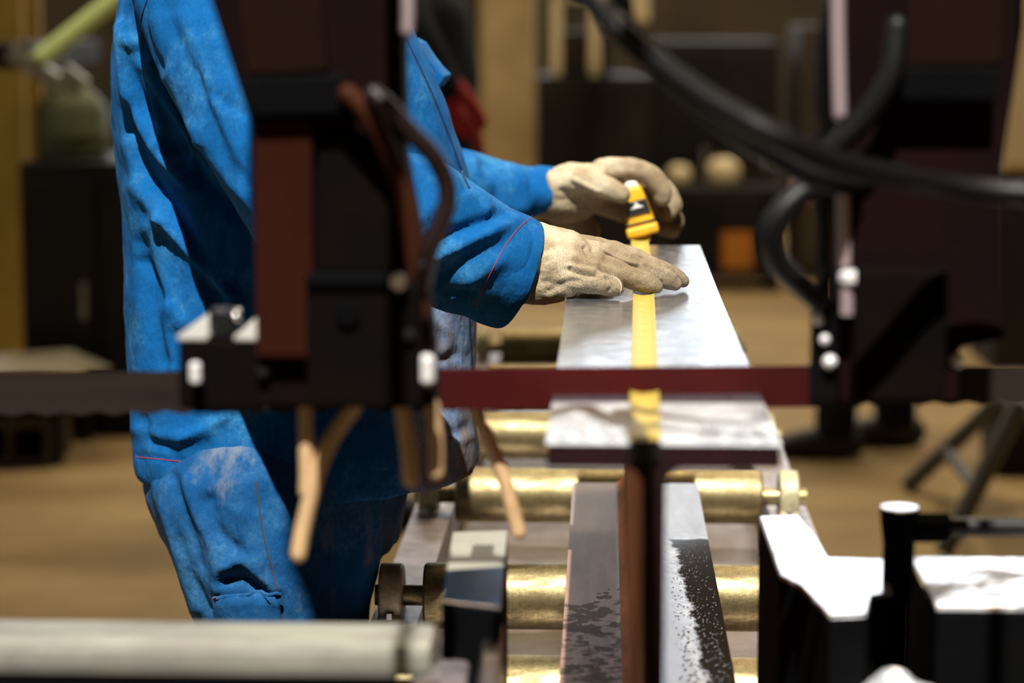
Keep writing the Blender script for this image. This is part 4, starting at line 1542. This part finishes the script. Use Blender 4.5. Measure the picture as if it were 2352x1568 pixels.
def near_hand(m):
    # gauntlet, wrist and back of the hand
    C = [P(1150, 600, 2.652), P(1195, 606, 2.655), P(1245, 604, 2.660), P(1300, 604, 2.665), P(1345, 612, 2.668)]
    m.tube(C, [0.043, 0.0435, 0.044, 0.0365, 0.026], 32, ref=(0, 1, 0.25), rb=[0.044, 0.046, 0.050, 0.050, 0.046], smooth=5)
    # heel of the palm sagging towards the viewer
    m.tube([P(1185, 645, 2.632), P(1235, 662, 2.630), P(1300, 655, 2.632)], [0.018, 0.019, 0.016], 20, ref=YF, rb=[0.018, 0.02, 0.018], smooth=4)
    # little finger (nearest), ring, middle, index
    m.tube([P(1270, 632, 2.628), P(1325, 640, 2.624), P(1375, 650, 2.622), P(1414, 661, 2.622)], [0.017, 0.0145, 0.0125, 0.0095], 20, ref=YF, rb=[0.016, 0.014, 0.0125, 0.0100])
    m.tube([P(1300, 600, 2.652), P(1365, 607, 2.648), P(1430, 632, 2.648), P(1480, 648, 2.650), P(1505, 657, 2.652)], [0.018, 0.0150, 0.0132, 0.0118, 0.0085], 20, ref=YF, rb=[0.016, 0.0150, 0.0135, 0.012, 0.0095])
    m.tube([P(1320, 582, 2.675), P(1400, 590, 2.675), P(1470, 618, 2.676), P(1528, 640, 2.678), P(1552, 652, 2.680)], [0.018, 0.0150, 0.0135, 0.0115, 0.0080], 20, ref=YF, rb=[0.016, 0.0150, 0.0135, 0.012, 0.0095])
    m.tube([P(1330, 572, 2.700), P(1420, 585, 2.702), P(1490, 610, 2.704), P(1545, 634, 2.706), P(1568, 646, 2.708)], [0.017, 0.0145, 0.0130, 0.011, 0.0078], 20, ref=YF, rb=[0.016, 0.0150, 0.0135, 0.012, 0.0095])
    # thumb on the far side
    m.tube([P(1240, 590, 2.700), P(1300, 600, 2.725), P(1370, 622, 2.742), P(1415, 640, 2.748)], [0.018, 0.016, 0.0135, 0.0095], 20, ref=YF, rb=[0.018, 0.016, 0.0135, 0.0105])


def near_folds(co, no):
    px, py = np_proj(co)
    d = np.zeros(len(co))
    f = np.clip(0.3 - no[:, 1] + no[:, 2] * 0.5, 0, 1)
    for poly, w, a in (
            ([(1308, 611), (1335, 620), (1362, 626)], 4, 0.0035), ([(1308, 618), (1335, 628), (1365, 634)], 4, -0.0030),
            ([(1345, 568), (1352, 585), (1362, 597)], 4, -0.0030), ([(1362, 574), (1375, 590), (1395, 600)], 6, -0.0030),
            ([(1385, 560), (1430, 585), (1470, 596)], 5, -0.0022), ([(1375, 568), (1420, 594), (1460, 606)], 4, 0.0022),
            ([(1392, 592), (1410, 603), (1428, 610)], 5, -0.0024), ([(1320, 588), (1345, 600), (1370, 605)], 6, 0.002),
            ([(1225, 590), (1245, 578), (1275, 566)], 6, -0.0016), ([(1200, 640), (1230, 630), (1250, 600)], 8, -0.0016),
            ([(1215, 690), (1222, 660), (1235, 630)], 5, -0.0022), ([(1262, 668), (1300, 650), (1330, 645)], 6, -0.0018),
            ([(1395, 640), (1405, 655), (1400, 668)], 4, -0.0026), ([(1386, 632), (1410, 636), (1424, 652), (1427, 668)], 3, 0.0016),
            ([(1455, 618), (1490, 624), (1515, 640)], 4, 0.0012), ([(1480, 604), (1520, 618), (1550, 634)], 3.5, 0.0012),
            ([(1180, 560), (1220, 535), (1260, 525)], 7, -0.0012), ([(1166, 640), (1185, 610), (1200, 570)], 7, 0.0014)):
        d += a * ridge(px, py, poly, w) * f
    d *= 1.35
    d += 0.0016 * nz3(co, 45, 2.0) + 0.0009 * nz3(co, 110, 4.0)
    # never below the flange where it rests
    low = (co[:, 2] < FZ + 0.0035) & (co[:, 0] > BX0 - 0.003)
    d[low] = np.minimum(d[low], 0)
    return d


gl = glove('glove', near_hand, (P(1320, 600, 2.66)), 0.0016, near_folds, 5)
gm = gl.data
lz = FZ + 0.0012 - gl.location.z
lx = BX0 - gl.location.x
for v in gm.vertices:
    if v.co.x > lx - 0.002 and v.co.z < lz:
        v.co.z = lz
gm.update()
tag(gl, 'grey-beige suede work glove pressed flat on the tape')


def world_bvh(o):
    me = o.data
    L = V(o.location)
    return BVHTree.FromPolygons([v.co + L for v in me.vertices], [tuple(p.vertices) for p in me.polygons])


def gseam(o, bvh, poly, r, n=10, name='seam'):
    pts = on_surf(bvh, poly, 0.0002, n)
    if len(pts) < 2:
        return
    L = V(o.location)
    s2 = MB().tube([p - L for p in pts], r, 6, smooth=1).build(name, M['glove_seam'])
    s2.parent = o


gb = world_bvh(gl)
gseam(gl, gb, [(1404, 634), (1420, 642), (1427, 658), (1424, 674)], 0.0006)


def far_hand(m):
    C = [P(1255, 447, 3.360), P(1290, 447, 3.362), P(1330, 437, 3.365), P(1375, 420, 3.368), P(1410, 405, 3.368)]
    m.tube(C, [0.036, 0.040, 0.041, 0.030, 0.020], 28, ref=YF, rb=[0.034, 0.034, 0.034, 0.036, 0.034], smooth=5)
    m.tube([P(1290, 470, 3.375), P(1320, 505, 3.385), P(1350, 530, 3.39)], [0.030, 0.026, 0.018], 20, ref=YF, rb=[0.024, 0.022, 0.018], smooth=4)
    m.tube([P(1280, 430, 3.345), P(1335, 412, 3.330), P(1385, 428, 3.318), P(1428, 446, 3.312)], [0.026, 0.020, 0.0165, 0.0125], 20, ref=YF, rb=[0.022, 0.018, 0.0155, 0.0125])
    m.tube([P(1385, 396, 3.352), P(1440, 390, 3.345), P(1492, 402, 3.338), P(1520, 436, 3.334), P(1522, 455, 3.332)], [0.021, 0.0170, 0.0155, 0.0140, 0.0120], 20, ref=YF, rb=[0.018, 0.017, 0.0155, 0.014, 0.012])
    m.tube([P(1385, 402, 3.382), P(1450, 405, 3.388), P(1515, 428, 3.386), P(1544, 468, 3.376), P(1538, 490, 3.368)], [0.020, 0.0165, 0.0155, 0.0140, 0.012], 20, ref=YF, rb=[0.018, 0.0165, 0.0155, 0.014, 0.012])
    m.tube([P(1375, 425, 3.400), P(1450, 445, 3.412), P(1520, 475, 3.410), P(1550, 505, 3.398), P(1544, 520, 3.390)], [0.019, 0.016, 0.0148, 0.0135, 0.0115], 20, ref=YF, rb=[0.017, 0.016, 0.0148, 0.0135, 0.0115])
    m.tube([P(1360, 460, 3.408), P(1440, 488, 3.424), P(1510, 515, 3.420), P(1546, 530, 3.408)], [0.018, 0.0150, 0.0138, 0.0115], 20, ref=YF, rb=[0.016, 0.0150, 0.0138, 0.0115])


def far_folds(co, no):
    px, py = np_proj(co)
    f = np.clip(0.3 - no[:, 1] + no[:, 2] * 0.5, 0, 1)
    d = 0.0014 * nz3(co, 40, 8.0) + 0.0008 * nz3(co, 100, 3.0)
    for poly, w, a in (([(1318, 412), (1345, 425), (1375, 440)], 4, 0.003), ([(1385, 372), (1388, 395), (1395, 415)], 5, -0.003),
                       ([(1410, 385), (1430, 378), (1470, 385)], 6, -0.002), ([(1290, 440), (1320, 450), (1345, 470)], 7, -0.003),
                       ([(1280, 400), (1310, 390), (1340, 385)], 7, -0.002)):
        d += a * ridge(px, py, poly, w) * f
    return d


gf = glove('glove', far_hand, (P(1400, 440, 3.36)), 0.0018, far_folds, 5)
tag(gf, 'blurred suede work glove curled around the tape case')

# ------------------------------------------------------------------ background people
def bg_person(name, x, y, face, label, arms=None, redhand=False):
    """standing figure, face=+1 looks to +x, -1 to -x"""
    root = empty(name, (x, y, 0), label, 'person')
    hgt = 1.74
    j = MB()
    j.tube([V((x, y, 0.84)), V((x, y, 1.0)), V((x + 0.02 * face, y, 1.22)), V((x, y, 1.42)), V((x, y, 1.50))], [0.17, 0.165, 0.17, 0.15, 0.07], 28, ref=YF, rb=[0.19, 0.19, 0.215, 0.2, 0.08], smooth=5)
    hands = []
    for k, sgn in enumerate((-1, 1)):
        sh = V((x, y + 0.20 * sgn, 1.40))
        el, wr = arms[k] if arms else (V((x + 0.03 * face, y + 0.26 * sgn, 1.12)), V((x + 0.16 * face, y + 0.24 * sgn, 0.92)))
        j.tube([sh, sh.lerp(el, 0.5) + V((0, 0.01 * sgn, 0)), el, wr], [0.072, 0.062, 0.058, 0.045], 18, ref=(0.3, 0.9, 0.1), smooth=5)
        hands.append((el, wr))
    jo = j.build('jacket', M['darkcloth'])
    bake(jo, [('REMESH', dict(mode='VOXEL', voxel_size=0.012)), ('SMOOTH', dict(iterations=6, factor=0.5))])
    displace(jo, lambda co, no: 0.008 * nz3(co, 9, x))
    put(jo, root)
    t = MB()
    t.tube([V((x, y, 0.80)), V((x, y, 0.98))], [0.155, 0.16], 28, ref=YF, rb=[0.18, 0.18], smooth=3)
    feet = []
    for sgn in (-1, 1):
        fx = x + 0.11 * sgn
        t.tube([V((x + 0.03 * sgn, y + 0.09 * sgn, 0.86)), V((x + 0.07 * sgn, y + 0.10 * sgn, 0.5)), V((fx, y + 0.11 * sgn, 0.10))], [0.10, 0.075, 0.068], 20, ref=YF, rb=[0.1, 0.075, 0.07], smooth=5)
        feet.append((fx, y + 0.11 * sgn))
    to = t.build('trousers', M['darkcloth'])
    bake(to, [('REMESH', dict(mode='VOXEL', voxel_size=0.012)), ('SMOOTH', dict(iterations=5, factor=0.5))])
    displace(to, lambda co, no: 0.006 * nz3(co, 10, x + 4))
    put(to, root)
    for fx, fy_ in feet:
        b = MB()
        b.tube([V((fx - 0.06 * face, fy_, 0.048)), V((fx + 0.06 * face, fy_, 0.05)), V((fx + 0.19 * face, fy_, 0.034))], [0.046, 0.05, 0.032], 18, ref=YF, rb=[0.04, 0.05, 0.042])
        b.tube([V((fx, fy_, 0.05)), V((fx, fy_, 0.16))], 0.056, 18, ref=YF, smooth=2)
        put(b.build('boot', M['boot']), root)
    vv = [(x, y, 0.92), (x, y, 1.2), (x, y, 1.42), (x, y, 1.52), (x + 0.015 * face, y, 1.62), (x, y, 1.72)]
    rr2 = [0.1, 0.1, 0.1, 0.05, 0.085, 0.06]
    ee = [(0, 1), (1, 2), (2, 3), (3, 4), (4, 5)]

    def ch2(start, pts, rs):
        pr = start
        for p_, r_ in zip(pts, rs):
            vv.append(tuple(p_))
            rr2.append(r_)
            ee.append((pr, len(vv) - 1))
            pr = len(vv) - 1
    for k, sgn in enumerate((-1, 1)):
        el, wr = hands[k]
        d = (wr - el).normalized()
        ch2(2, [V((x, y + 0.19 * sgn, 1.40)), el, wr, wr + d * 0.06, wr + d * 0.12], [0.05, 0.04, 0.028, 0.036, 0.026])
        ch2(0, [V((x + 0.03 * sgn, y + 0.09 * sgn, 0.84)), V((x + 0.07 * sgn, y + 0.1 * sgn, 0.5)), V((feet[k][0], feet[k][1], 0.1))], [0.07, 0.05, 0.04])
    me2 = bpy.data.meshes.new('body')
    me2.from_pydata(vv, ee, [])
    bo = bpy.data.objects.new('body', me2)
    COL.objects.link(bo)
    me2.materials.append(M['skin'])
    bo.modifiers.new('skin', 'SKIN')
    for i, r in enumerate(rr2):
        me2.skin_vertices[0].data[i].radius = (r, r)
    me2.skin_vertices[0].data[0].use_root = True
    bake(bo, [('SUBSURF', dict(levels=2, render_levels=2))])
    put(bo, root)
    put(MB().ball((x - 0.012 * face, y, 1.67), 0.10, 3, (1, 0.85, 0.85)).build('hair', M['hair']), root)
    for k in range(2):
        el, wr = hands[k]
        d = (wr - el).normalized()
        if redhand:
            g_ = MB()
            g_.tube([wr - d * 0.02, wr + d * 0.05, wr + d * 0.10], [0.045, 0.05, 0.045], 16, ref=YF, rb=[0.04, 0.035, 0.03])
            for q in range(4):
                o_ = V((0, -0.03 + q * 0.02, 0))
                g_.tube([wr + d * 0.09 + o_, wr + d * 0.13 + o_ + V((0, 0, -0.01)), wr + d * 0.14 + o_ + V((0, 0, -0.04))], 0.011, 10, smooth=3)
            g_.tube([wr + d * 0.04 + V((0, -0.03, 0)), wr + d * 0.08 + V((0, -0.055, 0)), wr + d * 0.11 + V((0, -0.05, 0))], 0.012, 10, smooth=3)
            put(g_.build('work_glove', M['redglove']), root)
    return root


pA = P(940, 150, 6.6)
wA = P(1035, 215, 6.35)
bg_person('person', pA.x, 6.6, 1, 'person in dark clothes with red gloves standing behind the worker in blue',
          [(P(985, 140, 6.35), wA), (P(990, 170, 6.85), P(1035, 240, 6.8))], True)
pB = Pz(1980, 1050, 0)
bg_person('person', pB.x + 0.02, pB.y + 0.1, -1, 'person in dark trousers and boots standing behind the right guide arm')

# ------------------------------------------------------------------ background things
def cabinet(name, x0, x1, yt_, Y, d, m, label, cat, z0_=0.0, door=True, handle=True):
    a, b = P(x0, yt_, Y), P(x1, yt_, Y)
    r = empty(name, ((a.x + b.x) / 2, Y + d / 2, z0_), label, cat)
    MB().box((a.x, Y, z0_), (b.x, Y + d, a.z), 0.01).build('body', M[m], r, smooth=False)
    if door:
        w = (b.x - a.x)
        n = 2 if w > 0.5 else 1
        for i in range(n):
            u0 = a.x + w * i / n + 0.02
            u1 = a.x + w * (i + 1) / n - 0.02
            dd = MB().box((u0, Y - 0.015, z0_ + 0.06), (u1, Y - 0.001, a.z - 0.05), 0.004).build('door', M[m], r, smooth=False)
            if handle:
                hh = MB().box((u1 - 0.05, Y - 0.035, (z0_ + a.z) / 2 - 0.06), (u1 - 0.03, Y - 0.015, (z0_ + a.z) / 2 + 0.06), 0.004).build('handle', M['galv'], None, smooth=False)
                hh.parent = dd
                hh.matrix_parent_inverse = Matrix.Translation(-root_loc(dd))
    return r, a, b


# left side: ochre column, brace, drum, dark cabinet, sheet stack, crate
cY = 9.0
a, b = P(-420, 0, cY), P(50, 0, cY)
colm = empty('roof_column', ((a.x + b.x) / 2, cY + 0.15, 0), 'ochre yellow steel column at the left edge', 'column')
cx0, cx1 = a.x, b.x
m = MB()
m.box((cx0, cY, 0), (cx1, cY + 0.03, 4.5)).box((cx0, cY + 0.27, 0), (cx1, cY + 0.30, 4.5)).box(((cx0 + cx1) / 2 - 0.02, cY + 0.03, 0), ((cx0 + cx1) / 2 + 0.02, cY + 0.27, 4.5))
m.build('shaft', M['ochre'], colm, smooth=False)
MB().box((cx0 - 0.05, cY - 0.05, 0), (cx1 + 0.05, cY + 0.35, 0.03)).build('base_plate', M['galv'], colm, smooth=False)
br = empty('green_brace', P(90, 140, 7.9), 'pale green diagonal pole with a grey metal end bracket, upper left', 'pole')
MB().cyl(P(88, 138, 7.9), P(600, -270, 8.3), 0.031, 24).build('pole', M['palegreen'], br)
p0, p1 = P(20, 118, 7.88), P(150, 205, 7.88)
dv = (p1 - p0).normalized()
nrm = V((-dv.z, 0, dv.x))
MB().prism([p0 - nrm * 0.028, p1 - nrm * 0.028, p1 + nrm * 0.028, p0 + nrm * 0.028], (0, 0.08, 0)).build('bracket', M['galv'], br, smooth=False, bev=0.006)
q0, q1 = P(138, 168, 7.85), P(185, 205, 7.85)
MB().prism([q0 - nrm * 0.035, q1 - nrm * 0.035, q1 + nrm * 0.035, q0 + nrm * 0.035], (0, 0.06, 0)).build('end_lug', M['galv'], br, smooth=False, bev=0.006)
MB().box((P(-60, 120, 7.9).x, 7.89, P(0, 160, 7.9).z), (P(70, 120, 7.9).x, 9.0, P(0, 100, 7.9).z), 0.005).build('mounting_arm', M['dkmachine'], br, smooth=False)

r_, a, b = cabinet('tool_cabinet', 42, 420, 372, 7.9, 0.6, 'dkmachine', 'black two-door cabinet behind the worker at left', 'cabinet')
za = a.z
dx = P(165, 300, 8.15)
m = MB()
seg = 32
R0 = 0.125
prof2 = [(0.9, 0), (1, 0.012), (1, 0.07), (1.03, 0.08), (1, 0.09), (1, 0.16), (0.8, 0.20), (0.5, 0.235), (0.3, 0.25)]
m.rings([[V((dx.x + R0 * k * math.cos(2 * PI * j / seg), 8.15 + R0 * k * math.sin(2 * PI * j / seg), za + h_)) for j in range(seg)] for k, h_ in prof2])
tag(m.build('canister', M['green']), 'dull green canister standing on the black cabinet', 'canister')
# table with sheets
r_ = empty('work_table', (P(-90, 850, 7.35).x, 7.6, 0), 'low dark table carrying grey sheets at the left edge', 'table')
ta, tb_ = P(-330, 850, 7.35), P(150, 850, 7.35)
tzz = ta.z - 0.03
MB().box((ta.x, 7.35, tzz - 0.04), (tb_.x, 7.85, tzz), 0.004).build('tabletop', M['dkmachine'], r_, smooth=False)
for xx in (ta.x + 0.05, tb_.x - 0.05):
    for yy in (7.39, 7.81):
        MB().box((xx - 0.025, yy - 0.025, 0), (xx + 0.025, yy + 0.025, tzz - 0.04)).build('leg', M['dkmachine'], r_, smooth=False)
MB().box((ta.x + 0.05, 7.79, 0.2), (tb_.x - 0.05, 7.82, 0.25)).build('stretcher', M['dkmachine'], r_, smooth=False)
for i, (ang, mm) in enumerate(((0.35, 'galv'), (0.22, 'pale'), (0.5, 'galv'))):
    rot = Matrix.Rotation(ang, 3, 'Z')
    cxx = P(40 + i * 22, 830, 7.6)
    zz = tzz + 0.012 * i
    o = MB().box((cxx.x - 0.22, 7.50 - 0.22, zz + 0.001), (cxx.x + 0.20, 7.50 + 0.22, zz + 0.012), rot=rot).build('metal_sheet', M[mm], smooth=False)
    tag(o, ['grey metal sheet lying lowest on the low table at left', 'cream sheet lying between the two grey sheets on the low table', 'grey metal sheet lying topmost on the low table at left'][i], 'metal sheet', 'sheets on the low table')
# crate on the floor
ca = Pz(-70, 1074, 0)
cb_ = Pz(118, 1074, 0)
cr_ = empty('crate', ((ca.x + cb_.x) / 2, ca.y + 0.2, 0), 'dark brown crate with square openings on floor at left edge', 'crate')
ct_ = P(0, 962, ca.y).z
m = MB()
w_ = cb_.x - ca.x
m.box((ca.x, ca.y, 0), (cb_.x, ca.y + 0.3, 0.03)).box((ca.x, ca.y, ct_ - 0.03), (cb_.x, ca.y + 0.3, ct_))
for t in (0, 0.46, 0.92):
    m.box((ca.x + w_ * t, ca.y, 0.03), (ca.x + w_ * (t + 0.08), ca.y + 0.3, ct_ - 0.03))
m.build('frame', M['dkbrown'], cr_, smooth=False)
MB().box((ca.x + 0.01, ca.y + 0.27, 0.03), (cb_.x - 0.01, ca.y + 0.29, ct_ - 0.03)).build('back_panel', M['dkmachine'], cr_, smooth=False)

# middle: tall dark machines against the tan wall
r_, a, b = cabinet('workshop_machine', 1232, 1500, 175, 12.6, 0.8, 'dkmachine', 'tall dark machine beyond the far glove with a pale cover on top', 'machine', door=True, handle=False)
MB().box((a.x + 0.12, 12.75, a.z), (b.x - 0.22, 13.2, P(1300, 70, 12.7).z), 0.02).build('head', M['dkmachine'], r_, smooth=False)
c = P(1312, 60, 12.7)
MB().box((P(1262, 40, 12.6).x, 12.66, a.z - 0.02), (P(1290, 40, 12.6).x, 12.74, P(1262, 0, 12.6).z + 0.25), 0.02).build('pale_cover', M['pale'], r_, smooth=False)
MB().box((P(1352, 40, 12.6).x, 12.66, a.z - 0.02), (P(1378, 40, 12.6).x, 12.74, P(1262, 0, 12.6).z + 0.25), 0.02).build('pale_cover', M['pale'], r_, smooth=False)
MB().box((P(1262, 40, 12.6).x, 12.66, P(1262, 5, 12.6).z), (P(1378, 40, 12.6).x, 12.74, P(1262, 0, 12.6).z + 0.25), 0.02).build('pale_cover', M['pale'], r_, smooth=False)
r_, a, b = cabinet('machine_cabinet', 1505, 1790, 95, 13.0, 0.9, 'dkmachine', 'wide black cabinet beyond the sagging hoses, right of the tall dark machine', 'cabinet')
r_, a2, b2 = cabinet('machine_cabinet', 1840, 2020, 60, 12.8, 0.9, 'dkbrown', 'dark brown machine cabinet behind the right guide arm', 'cabinet')
r_, a3, b3 = cabinet('machine_cabinet', 2030, 2330, -60, 11.0, 0.9, 'dkmachine', 'tall black cabinet hidden behind the right guide arm', 'cabinet')
r_, a4, b4 = cabinet('locker', 1100, 1226, -40, 15.0, 0.6, 'wall', 'tall tan locker against the back wall between the dark machines', 'locker', door=True, handle=False)
r_, a5, b5 = cabinet('dark_locker', 1040, 1096, -60, 15.1, 0.5, 'dkbrown', 'narrow brown locker left of the tan one', 'locker')
r_, a6, b6 = cabinet('dark_locker', 700, 1036, -60, 15.1, 0.5, 'dkmachine', 'broad black locker behind the person with red gloves', 'locker')
# pale lamp-like drums on a shelf before the black cabinet
sh = empty('low_bench', (P(1620, 560, 12.3).x, 12.45, 0), 'low dark bench before the black machine cabinet', 'bench')
e0, e1_ = P(1500, 430, 12.2), P(1800, 430, 12.2)
bz = e0.z
MB().box((e0.x, 12.2, bz - 0.05), (e1_.x, 12.7, bz), 0.01).build('bench_top', M['dkmachine'], sh, smooth=False)
for xx in (e0.x + 0.04, e1_.x - 0.04):
    for yy in (12.25, 12.65):
        MB().box((xx - 0.03, yy - 0.03, 0), (xx + 0.03, yy + 0.03, bz - 0.05)).build('leg', M['dkmachine'], sh, smooth=False)
MB().box((e0.x + 0.04, 12.24, 0.06), (e1_.x - 0.04, 12.64, 0.10), 0.005).build('lower_shelf', M['dkmachine'], sh, smooth=False)
for i, (x_, y_, rr_) in enumerate(((1560, 404, 0.062), (1662, 386, 0.085))):
    c = P(x_, y_, 12.42)
    m = MB()
    seg = 28
    m.rings([[V((c.x + r * math.cos(2 * PI * j / seg), 12.42 + r * math.sin(2 * PI * j / seg), bz + z * rr_ * 1.6)) for j in range(seg)] for r, z in ((rr_ * 0.8, 0), (rr_, 0.2), (rr_ * 1.02, 0.5), (rr_ * 0.9, 0.8), (rr_ * 0.5, 1.0))])
    tag(m.build('pale_jug', M['pale']), ['small pale round jug on the low bench, nearer the gloved hand', 'larger pale round jug on the low bench, under the hoses'][i], 'jug', 'pale jugs on the bench')
c = P(1690, 600, 12.5)
o = MB().box((c.x - 0.08, 12.3, 0.10), (c.x + 0.08, 12.5, 0.30), 0.012).build('orange_bin', M['orangebox'], smooth=False)
tag(o, 'small orange bin on the lower shelf of the far bench', 'bin')
# pale overhead hood in the upper middle
hb = MB()
hb.box((P(1390, 60, 12.0).x, 12.0, P(1390, 55, 12.0).z), (P(1492, 60, 12.0).x, 12.3, P(1390, 55, 12.0).z + 0.35), 0.03)
hb.cyl((P(1441, 60, 12.0).x, 12.15, P(1390, 55, 12.0).z + 0.34), (P(1441, 60, 12.0).x, 12.15, 8.0), 0.012, 8)
hob = hb.build('hanging_hood', M['pale'], smooth=False)
tag(hob, 'pale cream hood hanging at the top edge beside the tall dark machine', 'hood')
# right edge: ochre drum stack
rc = empty('ochre_locker', (P(2420, 300, 9.5).x, 9.8, 0), 'pale yellow locker at the right edge beyond the guide arm', 'locker')
e0, e1_ = P(2300, 60, 9.5), P(2620, 60, 9.5)
MB().box((e0.x, 9.5, P(2300, 395, 9.5).z), (e1_.x, 10.1, 1.75), 0.01).build('body', M['pale'], rc, smooth=False)
MB().box((e0.x, 9.5, 0), (e1_.x, 10.1, P(2300, 395, 9.5).z), 0.01).build('plinth', M['dkmachine'], rc, smooth=False)
MB().box((e0.x + 0.03, 9.485, P(2300, 380, 9.5).z), (e1_.x - 0.03, 9.5, 1.70), 0.004).build('door', M['pale'], rc, smooth=False)

# trestle at right
tz_ = 0.62
f0, f1 = Pz(2085, 1128, 0), Pz(2165, 1285, 0)
tr_ = empty('trestle', (P(2240, 1000, 6.6).x, 6.6, 0), 'grey steel trestle with splayed legs at the right', 'trestle')
topa = P(2290, 925, 6.9)
topb = P(2345, 925, 6.2)
lp = [(f0, topa), (f1, topb), (V((topa.x + 0.42, f0.y, 0.02)), topa + V((0.06, 0, 0))), (V((topb.x + 0.42, f1.y, 0.02)), topb + V((0.06, 0, 0)))]
for p_, q_ in lp:
    p_ = V((p_.x, p_.y, 0.016))
    MB().tube([p_, q_], 0.026, 12, smooth=1, round_ends=False).build('leg', M['greymetal'], tr_)
MB().tube([topa + V((0.03, 0.2, 0.0)), topb + V((0.03, -0.2, 0.0))], 0.035, 12, smooth=1, round_ends=False).build('top_rail', M['greymetal'], tr_)
g1 = lp[0][0].lerp(topa, 0.45)
g2 = lp[1][0].lerp(topb, 0.45)
MB().tube([V(g1), V(g2)], 0.018, 10, smooth=1, round_ends=False).build('cross_bar', M['greymetal'], tr_)
# dark box under the trestle and small pale ball
bx = Pz(2280, 1185, 0)
o = MB().box((bx.x + 0.1, 7.3, 0), (bx.x + 0.5, 7.6, 0.26), 0.01).build('steel_box', M['dkmachine'], smooth=False)
tag(o, 'black steel box on the floor beside the trestle legs', 'box')

# ------------------------------------------------------------------ light
w = bpy.data.worlds.new('world')
SC.world = w
w.use_nodes = True
w.node_tree.nodes['Background'].inputs['Color'].default_value = (0.85, 0.78, 0.65, 1)
w.node_tree.nodes['Background'].inputs['Strength'].default_value = 0.025
for nm, lc, en in (('background_fill', (-2.6, 7.2, 7.7), 135), ('background_fill', (2.2, 8.4, 7.7), 420), ('background_fill', (0.6, 13.2, 7.7), 300)):  # unseen area lights added to brighten the background
    al = bpy.data.lights.new(nm, 'AREA')
    al.shape = 'RECTANGLE'
    al.size, al.size_y = 3.0, 0.6
    al.energy = en
    al.color = (1.0, 0.80, 0.52)
    ao = bpy.data.objects.new(nm, al)
    COL.objects.link(ao)
    ao.location = lc
sl = bpy.data.lights.new('sun', 'SUN')
sl.energy = 8.5
sl.angle = math.radians(0.6)
sl.color = (1.0, 0.95, 0.86)
so = bpy.data.objects.new('sun', sl)
COL.objects.link(so)
so.rotation_euler = SUND.to_track_quat('Z', 'Y').to_euler()
so.location = (0, 0, 6)
